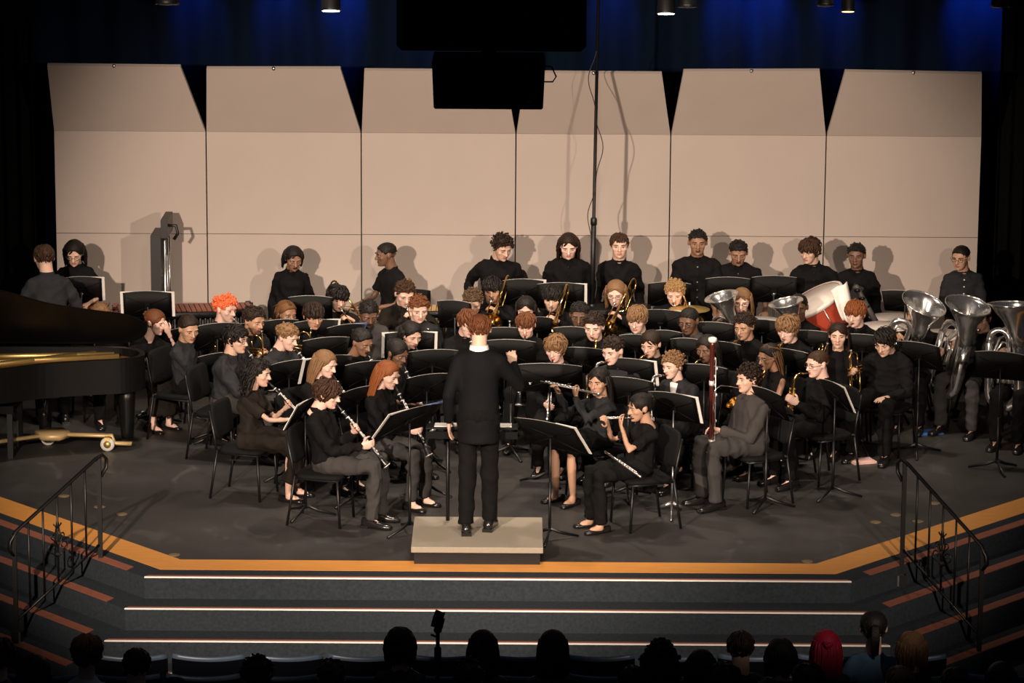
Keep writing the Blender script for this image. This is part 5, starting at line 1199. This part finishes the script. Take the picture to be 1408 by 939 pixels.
stood(1016, 344, 'broad boy in short sleeves looking down', 'brown', 'black', 'topfade', nod=20, slv='short', w=1.25, buttons='steel', inner=False, what='behind the middle tall stand', hands={'L': ((.26, -.30, .86), (0, 0, -1)), 'R': ((-.22, -.34, .86), (0, 0, -1))})
stood(1108, 342, 'tall boy with floppy brown hair looking left', 'light', 'brown', 'wavy', turn=-34, nod=14, slv='rolled', what='leaning over the red drum', buttons='black_paint', hands={'L': ((.26, -.34, .97), (0, 0, -1)), 'R': ((-.22, -.36, .96), (0, 0, -1))})
stood(1176, 351, 'boy with short black hair behind the white drum cloth', 'dark', 'black', 'topfade', turn=-14, nod=6)
stood(1317, 353, 'boy with glasses in white-buttoned dark shirt', 'tan', 'black', 'buzz', turn=-30, nod=10, glasses=True, buttons='ivory', what='at the timpani', ins=('mallets', 'mallet', .90, -.30, .06, False), top='charcoal_shirt')
# front row, left: clarinets
sit(448, 536, 'brown-haired boy on the front left chair', 'pale', 'brown', 'wavy', ('clarinet', 50, 4), 76, 'playing clarinet', bottom=G, nod=16, lean=6, s=1.03, dz=-.03, g=(453, 717))
sit(363, 512, 'girl with long curly black hair', 'light', 'black', 'longcurly', ('clarinet', 44, 4), 72, 'in a long skirt playing clarinet', fem=True, bottom='long_skirt', shoe='flat', slv='short', top='brown_black', nod=10, collar=False, dz=-.02, g=(347, 681))
sit(536, 512, 'girl with long ginger hair', 'pale', 'ginger', 'long', ('clarinet', 58, 0), 58, 'playing clarinet beside the conductor', fem=True, nod=20, collar=False, bottom='grey_trousers', shoe='flat', g=(525, 690))
sit(333, 474, 'boy with glasses and short black hair', 'light', 'black', 'parted', ('clarinet', 48, 0), 70, 'playing clarinet', glasses=True, top='charcoal_shirt', nod=8, turn=-6, bottom=G, shoe='dress', s=1.06, g=(312, 628))
sit(268, 454, 'boy with cornrow braids', 'tan', 'darkbrown', 'cornrows', ('lap', 'trumpet', .16, -.34, .98), 64, 'holding a trumpet upright', top='charcoal_shirt', nod=18, bottom='black_trousers', shoe='dress', turn=-32, g=(258, 602))
sit(223, 467, 'woman with tied reddish hair', 'pale', 'auburn', 'bun', None, 50, 'covering her face with one hand', fem=True, s=.92, lean=30, y=4.45, nod=14, turn=10, bottom='long_skirt', shoe='flat', collar=False, slv='rolled', hands={'L': ('face', (.2, 1, 0), 'rest'), 'R': ((-.02, -.32, .72), (0, 0, -1))}, brow='auburn')
sit(137, 437, 'person with red-blond hair behind the piano', 'pale', 'lightbrown', 'short', None, 20, 'half hidden by the lid', nod=40, g=(140, 574))
sit(319, 430, 'boy with bright orange curly hair', 'pale', 'orange', 'bigcurly', ('trumpet', 24, 6, 'mellophone'), 38, 'playing a silver mellophone', top='brown_black', nod=10, turn=14)
sit(357, 447, 'boy with dark afro hair', 'tan', 'darkbrown', 'afro', ('lap', 'trumpet', -.02, -.30, 1.08, (.1, .05, -1), 40), 34, 'holding a brass trumpet', top='charcoal_shirt', turn=12, nod=14)
sit(400, 437, 'girl with long brown and gold braids', 'brown', 'goldbraid', 'braids', None, 30, hair2='darkbrown', what='in the left back row', fem=True, nod=12, turn=6, slv='short', collar=False)
sit(435, 441, 'boy with dark fringe', 'tan', 'darkbrown', 'fringe', ('lap', 'trumpet', -.10, -.30, 1.06, (-.15, .05, -1), 60), 24, 'holding a trumpet upright', top='charcoal_shirt', nod=16)
sit(404, 470, 'boy with light brown curls', 'pale', 'lightbrown', 'curly', ('clarinet', 38, 8), 44, 'playing clarinet in the second row', nod=20, turn=16, top='charcoal_shirt', s=.95)
sit(468, 416, 'boy with chin-length black hair', 'light', 'black', 'wavy', ('trombone', 38, 22), 20, 'playing trombone at the left', nod=14, top='brown_black')
sit(509, 440, 'boy with short dark hair looking down', 'dark', 'black', 'topfade', ('lap', 'trumpet', -.12, -.28, 1.02, (0, .05, -1), 0), 16, 'with a trumpet', nod=30, top='grey_shirt')
sit(505, 478, 'girl with braids tied in a bun', 'brown', 'black', 'cornrows', ('clarinet', 46, 8), 32, 'playing clarinet behind the blond girl', fem=True, nod=22, turn=14)
sit(457, 507, 'girl with long straight blond hair', 'pale', 'lightbrown', 'long', ('clarinet', 50, 0), 50, 'playing clarinet in the second row', fem=True, nod=18, turn=10, collar=False)
sit(559, 412, 'boy with brown curls at the rear', 'pale', 'brown', 'curly', ('trombone', 36, 10), 8, 'playing trombone', nod=24, turn=6, top='brown_black', s=1.04)
sit(578, 432, 'boy with reddish brown curls', 'pale', 'auburn', 'curly', ('lap', 'trumpet', .08, -.30, .98), 6, 'looking down', nod=18, turn=6, top='charcoal_shirt')
sit(571, 468, 'girl with straight black hair over her shoulders', 'light', 'black', 'shoulder', ('clarinet', 42, 6), 20, 'playing clarinet', fem=True, nod=20, turn=12)
sit(554, 493, 'girl with a round black bun', 'dark', 'black', 'bun', ('clarinet', 54, 4), 40, 'playing clarinet behind the ginger girl', fem=True, nod=22, turn=6, slv='short', collar=False)
sit(650, 424, 'boy with dull brown curls behind the conductor', 'light', 'dull', 'curly', None, 0, '', nod=30)
sit(647, 452, 'boy with brown hair left of the conductor', 'pale', 'auburn', 'fringe', ('clarinet', 50, 0), 10, 'looking down at his music', nod=20, turn=10)
# centre
TB = dict(top='black_shirt')
sit(676, 404, 'boy with short black hair above the conductor', 'tan', 'black', 'fringe', ('trombone', 31, -10), -4, 'playing trombone', nod=10, brow='black', **TB)
sit(758, 416, 'boy with black bowl cut hair', 'light', 'black', 'fringe', ('trombone', 31, -8), -6, 'playing trombone', nod=14, **TB)
sit(845, 410, 'girl with glasses and light brown hair', 'pale', 'lightbrown', 'shoulder', ('trombone', 36, -16), -10, 'playing trombone', fem=True, glasses=True, nod=18, s=1.0)
sit(722, 432, 'girl with long black hair in the third row', 'light', 'black', 'long', ('lap', 'mellophone', -.14, -.26, 1.02), -4, 'behind the auburn haired boy', fem=True, nod=16)
sit(722, 454, 'boy with centre-parted auburn hair', 'pale', 'auburn', 'fringe', ('clarinet', 62, -4), -6, 'playing clarinet right of the conductor', nod=18, hs=1.0)
sit(796, 440, 'boy mostly hidden behind a stand', 'dark', 'black', 'topfade', None, -6, '', nod=14)
sit(814, 456, 'boy with dark brown curls', 'pale', 'darkbrown', 'curly', ('sax', 24, 8), -8, 'playing saxophone', nod=14, turn=-6)
sit(760, 486, 'girl with wavy chin-length blond hair', 'pale', 'lightbrown', 'wavy', ('clarinet', 70, 0), -10, 'playing clarinet', fem=True, nod=16, turn=-8)
sit(836, 489, 'boy with short dark curls', 'pale', 'darkbrown', 'curly', ('bassclar',), -26, 'playing bass clarinet', nod=16, turn=-10, top='charcoal_shirt')
sit(873, 446, 'boy with fine blond hair', 'pale', 'lightbrown', 'fringe', None, -10, 'in a dark grey jacket', nod=16, turn=-8, top='charcoal_shirt')
sit(927, 410, 'boy with curly blond hair bent over', 'pale', 'blond', 'curly', ('trombone', 30, 22), -8, 'playing trombone', nod=24)
sit(942, 448, 'boy with glasses and short black hair in grey', 'dark', 'black', 'buzz', None, -14, 'behind a stand', glasses=True, nod=16, turn=-14, top='grey_shirt')
sit(890, 480, 'girl with tied brown hair', 'light', 'darkbrown', 'bun', ('sax', -8, 14), -20, 'playing saxophone', fem=True, nod=18, turn=-8)
sit(921, 501, 'woman with short blond curls', 'pale', 'lightbrown', 'bigcurly', ('bassclar',), -36, 'playing bass clarinet', fem=True, nod=10, turn=-12, collar=False, s=1.02, hs=.98, top='charcoal_shirt', inner=True, g=(938, 662))
sit(966, 486, 'girl with dark skin and long black hair', 'dark', 'black', 'long', ('sax', -4, 14), -24, 'playing saxophone', fem=True, nod=16, turn=-8, collar=False)
sit(1019, 420, 'girl with glasses and long ginger-blond hair', 'pale', 'lightbrown', 'long', ('low', 'euphonium', (-.26, -.14), .44, -.24, -.02), -8, 'playing a silver euphonium', fem=True, glasses=True, nod=16)
sit(1018, 455, 'boy with round dark afro', 'tan', 'darkbrown', 'afro', ('trumpet', 30, -8), -24, 'playing trumpet', nod=14, turn=-8, s=.95)
sit(1021, 520, 'boy with dark curly hair', 'light', 'darkbrown', 'bigcurly', ('bassoon',), -62, 'playing a tall bassoon', nod=4, lean=10, top='grey_shirt', bottom=G, s=1.06, w=1.08, hs=1.0, g=(1031, 690))
sit(1048, 496, 'girl with glasses and gold-threaded braids', 'brown', 'black', 'braids', ('sax', -10, 0), -58, 'in a sleeveless top playing saxophone', fem=True, glasses=True, nod=14, slv='none', collar=False, s=.89, hair2='goldbraid')
sit(1078, 459, 'boy with collar-length light brown hair', 'pale', 'lightbrown', 'wavy', ('trumpet', 40, -10), -24, 'playing trumpet', nod=16, turn=-6, s=1.03)
sit(1096, 428, 'boy with dark skin behind the silver bell', 'dark', 'black', 'buzz', ('low', 'euphonium', (-.20, -.12), .48, -.26, .03), -12, 'playing a silver euphonium', nod=10)
sit(1172, 437, 'boy with ginger hair', 'pale', 'ginger', 'fringe', ('trumpet', 20, -30, 'mellophone'), -20, 'playing a silver mellophone', nod=12, turn=-6)
sit(1152, 466, 'girl with long dark hair facing the hall', 'light', 'darkbrown', 'long', ('lap', 'trumpet', -.03, -.26, 1.05, (-.35, -.1, -1), 30), -22, 'holding a trumpet', fem=True, nod=4, turn=14, s=.90)
sit(1119, 504, 'boy with glasses and cropped brown hair', 'pale', 'brown', 'buzz', ('sax', -4, 16), -56, 'playing saxophone', glasses=True, nod=8, turn=-4, hs=1.04, g=(1124, 660))
sit(1219, 470, 'boy with black hair looking at his lap', 'light', 'black', 'parted', ('lap', 'trumpet', -.20, -.40, 1.02, (.02, .10, -1), -30), -24, 'holding a trumpet upright on his knee', nod=26, turn=-6, s=1.04, w=1.05, hands={'L': ((.10, -.36, .60), (0, 0, -1), 'rest')}, splay=.05, g=(1213, 622))
sit(817, 532, 'girl with long straight black hair', 'tan', 'black', 'long', ('flute', (-1.0, -.10, .02)), -46, 'playing a silver flute', fem=True, nod=8, turn=16, bottom='short_skirt', shoe='flat', collar=False, top='charcoal_shirt', g=(818, 682))
sit(876, 562, 'girl with wavy black hair tied back', 'tan', 'black', 'bun', ('flute', (-.55, -1, -.06), 'piccolo'), -68, 'playing piccolo on the front right chair', fem=True, nod=10, slv='short', shoe='flat', collar=False, lean=5, g=(876, 723))
A_, B_ = atz(832, 621, .66), atz(876, 652, .60); instrument('flute', 'spare silver flute lying across the lap of the piccolo girl', place(A_, (B_-A_), (0, 0, 1)))
# low brass at the right
sit(1256, 470, 'tuba player hidden behind the left tuba', 'tan', 'darkbrown', 'short', ('low', 'tuba', (.42, -.22), .38, -.26, -.30, 20), -20, '', nod=6, top='black_shirt', g=(1262, 582))
sit(1346, 492, 'tuba player hidden behind the middle tuba', 'tan', 'black', 'buzz', ('low', 'tuba', (.30, -.12), .34, -.30, -.24, -10), -34, '', nod=6, glasses=True, bottom=G, splay=.07, top='charcoal_shirt', g=(1340, 588))
sit(1400, 498, 'tuba player at the right edge', 'tan', 'black', 'short', ('low', 'tuba', (-.03, .06), .36, -.32, -.06, 0), -22, 'behind a stand', nod=6, g=(1398, 606))

# ------------------------------------------------------------------ music stands: (px, py of the desk centre, height, yaw, width, tilt, sheets, label tail)
ST = [
 (112, 397, 1.12, 4, .40, 22, 'r', 'of the woman with glasses at the xylophone', dict(mark=1)),
 (203, 418, 1.14, 2, .46, 18, 'lr', 'with two white edges behind the piano tail', {}),
 (209, 470, .98, 74, .42, 20, '', 'beside the piano tail', dict(y=4.7)),
 (247, 468, .98, 40, .42, 20, '', 'behind the boy with cornrow braids', dict(y=4.9)),
 (298, 462, .98, 22, .42, 20, '', 'below the orange haired boy', {}),
 (330, 462, .96, 44, .44, 24, '', 'in front of the boy with dark afro hair', {}),
 (378, 457, .98, 26, .44, 22, '', 'in front of the girl with gold braids', {}),
 (300, 502, .96, 30, .46, 24, '', 'in front of the boy with cornrow braids', dict(y=4.0)),
 (427, 424, 1.10, 0, .42, 20, '', 'in front of the standing woman in a jacket', {}),
 (432, 457, .98, 20, .44, 22, 'r', 'in front of the boy with dark fringe', {}),
 (472, 462, .96, 30, .40, 28, 'b', 'with a blue folder below the left trombone', {}),
 (446, 481, .96, 24, .46, 24, '', 'behind the long haired blond girl', {}),
 (396, 514, .96, 36, .44, 22, 'r', 'in front of the boy with light brown curls', {}),
 (449, 507, .98, 30, .46, 24, 'l', 'just behind the long haired blond girl', {}),
 (418, 566, .92, 66, .44, 30, 'l', 'in front of the girl with long curly hair', {}),
 (503, 515, .96, 26, .44, 22, '', 'in front of the girl with braids in a bun', {}),
 (490, 551, .92, 46, .42, 24, '', 'behind the front left clarinet boy', {}),
 (563, 474, .98, 6, .46, 18, 'lr', 'with white edges below the reddish curls', {}),
 (594, 498, .98, 12, .46, 24, '', 'with crossed back ribs left of the conductor', {}),
 (586, 533, .96, 30, .44, 22, '', 'beside the girl with the round black bun', {}),
 (563, 414, 1.10, 0, .42, 18, '', 'behind the rear boy with brown curls', dict(y=5.95)),
 (626, 432, 1.04, -16, .34, 18, '', 'tilted beside the gold resonators', dict(dh=.30)),
 (562, 577, .98, 48, .62, 40, 'lb', 'with papers and a blue folder at the front left', dict(dh=.32)),
 (694, 467, .98, 0, .42, 24, '', 'behind the conductor shoulder', {}),
 (703, 484, .98, -6, .46, 24, '', 'right of the conductor shoulder', {}),
 (756, 519, .96, -6, .58, 16, '', 'with two small marks at the centre front', dict(mark=2)),
 (758, 598, .90, -38, .62, 40, 'r', 'seen edge-on in front of the flute girl', dict(dh=.36)),
 (719, 401, 1.12, 0, .40, 18, 'r', 'in front of the bushy haired boy', {}),
 (771, 406, 1.10, -2, .46, 18, 'r', 'in front of the long haired standing boy', {}),
 (788, 467, .96, -8, .36, 20, '', 'below the trombone of the bowl cut boy', {}),
 (738, 453, .98, 10, .28, 22, '', 'behind the long black haired girl', {}),
 (800, 495, .96, -10, .46, 24, '', 'in front of the curly saxophone boy', {}),
 (868, 511, .96, -18, .44, 22, 'r', 'in front of the tied brown haired girl', {}),
 (865, 538, .96, -24, .48, 20, '', 'in front of the dark curls bass clarinet boy', {}),
 (927, 559, .95, -32, .46, 22, 'r', 'on a pale pole below the blond curls', dict(base='steel')),
 (920, 404, 1.12, 0, .42, 24, '', 'above the bent blond trombonist', dict(y=5.8)),
 (1000, 398, 1.12, 0, .44, 20, '', 'in front of the broad boy looking down', {}),
 (1064, 397, 1.14, 0, .44, 14, 'c', 'with a small silver clip between the standing boys', dict(mark=1)),
 (908, 444, 1.0, -6, .42, 14, 'r', 'in front of the blond trombonist', {}),
 (980, 460, .98, -10, .42, 22, '', 'beside the boy with glasses in grey', {}),
 (1048, 457, .98, -12, .42, 20, '', 'below the middle silver euphonium', {}),
 (874, 477, .96, -10, .30, 22, '', 'in front of the fine blond haired boy', {}),
 (916, 471, .96, -14, .32, 24, '', 'left of the boy with glasses in grey', {}),
 (946, 483, .96, -14, .32, 20, '', 'in front of the boy with glasses in grey', {}),
 (992, 487, .96, -22, .40, 22, '', 'in front of the round afro boy', {}),
 (969, 519, .96, -24, .46, 24, '', 'behind the bassoon', {}),
 (1057, 553, .94, -56, .46, 24, '', 'behind the bassoon player back', {}),
 (1082, 497, .96, -28, .46, 24, '', 'in front of the collar-length haired boy', {}),
 (1118, 472, .98, -16, .44, 22, 'l', 'left of the long dark haired girl', {}),
 (1150, 543, .92, -64, .40, 26, 'r', 'seen edge-on beside the upright trumpet', {}),
 (1186, 477, .98, -16, .44, 22, '', 'behind the upright trumpet boy', {}),
 (1245, 414, 1.16, -20, .44, 34, '', 'above the timpani', {}),
 (1265, 488, .94, -34, .44, 24, '', 'in front of the left tuba', {}),
 (1376, 502, .98, -20, .46, 18, '', 'in front of the right edge tuba', {}),
]
for px, py, z, yw, wd, tl, shs, lb, kw in ST:
    p = atz(px, py, z)
    if 'y' in kw: p = aty(px, py, kw['y']); z = p.z
    stand((p.x, p.y), R(yw), z, 'black music stand '+lb, wd, tl, shs, dh=kw.get('dh', .28), base=kw.get('base', 'black_paint'), mark=kw.get('mark'))
# the conductor's wide flat stand with scores
p = atz(649, 583, .98); t = thing('conductor_stand', 'wide low black conductor desk with white scores in front of the podium', 'music stand', loc=(p.x, p.y, 0), rz=PI)
b = MB(); b.box((0, 0, .96), (.76, .40, .012), M.Rotation(R(8), 3, 'X')); b.box((0, .19, .93), (.76, .012, .06)); b.build('desk', K['stand_black'], t)
b = MB(); b.tube([(-.2, 0, .95), (-.2, 0, .04)], .016, 8); b.tube([(.2, 0, .95), (.2, 0, .04)], .016, 8); b.build('pole', K['black_paint'], t)
for x in (-.2, .2): b = MB(); b.tube([(x, -.2, .02), (x, .2, .02)], .016, 8); b.build('foot', K['black_paint'], t)
for x, lb in ((-.22, 'right'), (.20, 'left')):
    b = MB(); b.box((0, 0, 0), (.22, .30, .006), M.Rotation(R(8), 3, 'X')); o = b.build('sheet_music', K['paper']); o.matrix_world = M.Translation((p.x, p.y, .972)) @ M.Rotation(PI, 4, 'Z') @ M.Translation((x, 0, 0))
    tag(o, 'white score on the %s half of the wide conductor desk' % lb, 'sheet music', 'sheets on the music stands')

# ------------------------------------------------------------------ the audience, seen from behind in the dark
def aud(px, py, d, hair, style, top='coat_black', fem=True, s=1.0, **kw):
    sp = dict(px=px, py=py, d=d, skin=kw.pop('skin', 'light'), hair=hair, style=style, ins=None, yaw=180+kw.pop('dy', 0), fem=fem, s=s, base=-.712, label='audience member '+d, top=top, nod=4, lean=2, collar=False, **kw); person(sp)
aud(551, 884, 'with a sleek black bob left of the phone tripod', 'black', 'bob', 'coat_black')
aud(664, 888, 'with long black hair right of the phone tripod', 'black', 'long')
aud(760, 888, 'with long black hair in line with the flute girl', 'black', 'long')
aud(907, 902, 'with a wide mass of dark brown curls', 'darkbrown', 'longcurly')
aud(963, 915, 'with straight black hair right of the dark curls', 'black', 'shoulder')
aud(1017, 890, 'with short brown hair', 'darkbrown', 'short', fem=False)
aud(1072, 900, 'with short black hair left of the red hair', 'black', 'bob', fem=False)
aud(1134, 888, 'with bright red dyed hair in a twisted bun', 'red_dye', 'longbun')
aud(1199, 862, 'with a black ponytail and blue denim jacket', 'black', 'pony', 'denim', s=1.06)
aud(1251, 890, 'with a short blond bob and black coat', 'lightbrown', 'bob')
aud(645, 932, 'with curly brown hair in the second row', 'brown', 'bigcurly', fem=False)
aud(457, 930, 'with dull curly hair in the second row', 'dull', 'curly', fem=False)
aud(355, 928, 'with dark curly hair at the left second row', 'darkbrown', 'bigcurly')
aud(190, 914, 'with smooth dark hair beside the white coat', 'black', 'short', fem=False)
aud(122, 896, 'with thick brown hair and a white coat', 'brown', 'wavy', 'coat_white', s=1.05)
aud(50, 922, 'with black hair beneath the left rail', 'black', 'shoulder')
aud(2, 900, 'with brown hair at the left edge', 'brown', 'wavy')
aud(1110, 936, 'with brown hair and small clips behind the red hair', 'darkbrown', 'wavy')
aud(1235, 938, 'with golden brown hair in the second row', 'lightbrown', 'short', fem=False)
aud(868, 938, 'with black hair below the dark curls', 'black', 'short', fem=False)
aud(995, 935, 'with dark brown hair behind the short brown hair', 'darkbrown', 'wavy')
aud(1374, 932, 'with black hair at the right corner', 'black', 'shoulder')
aud(1310, 940, 'with brown hair left of the right corner', 'brown', 'short', fem=False)
run_jobs()
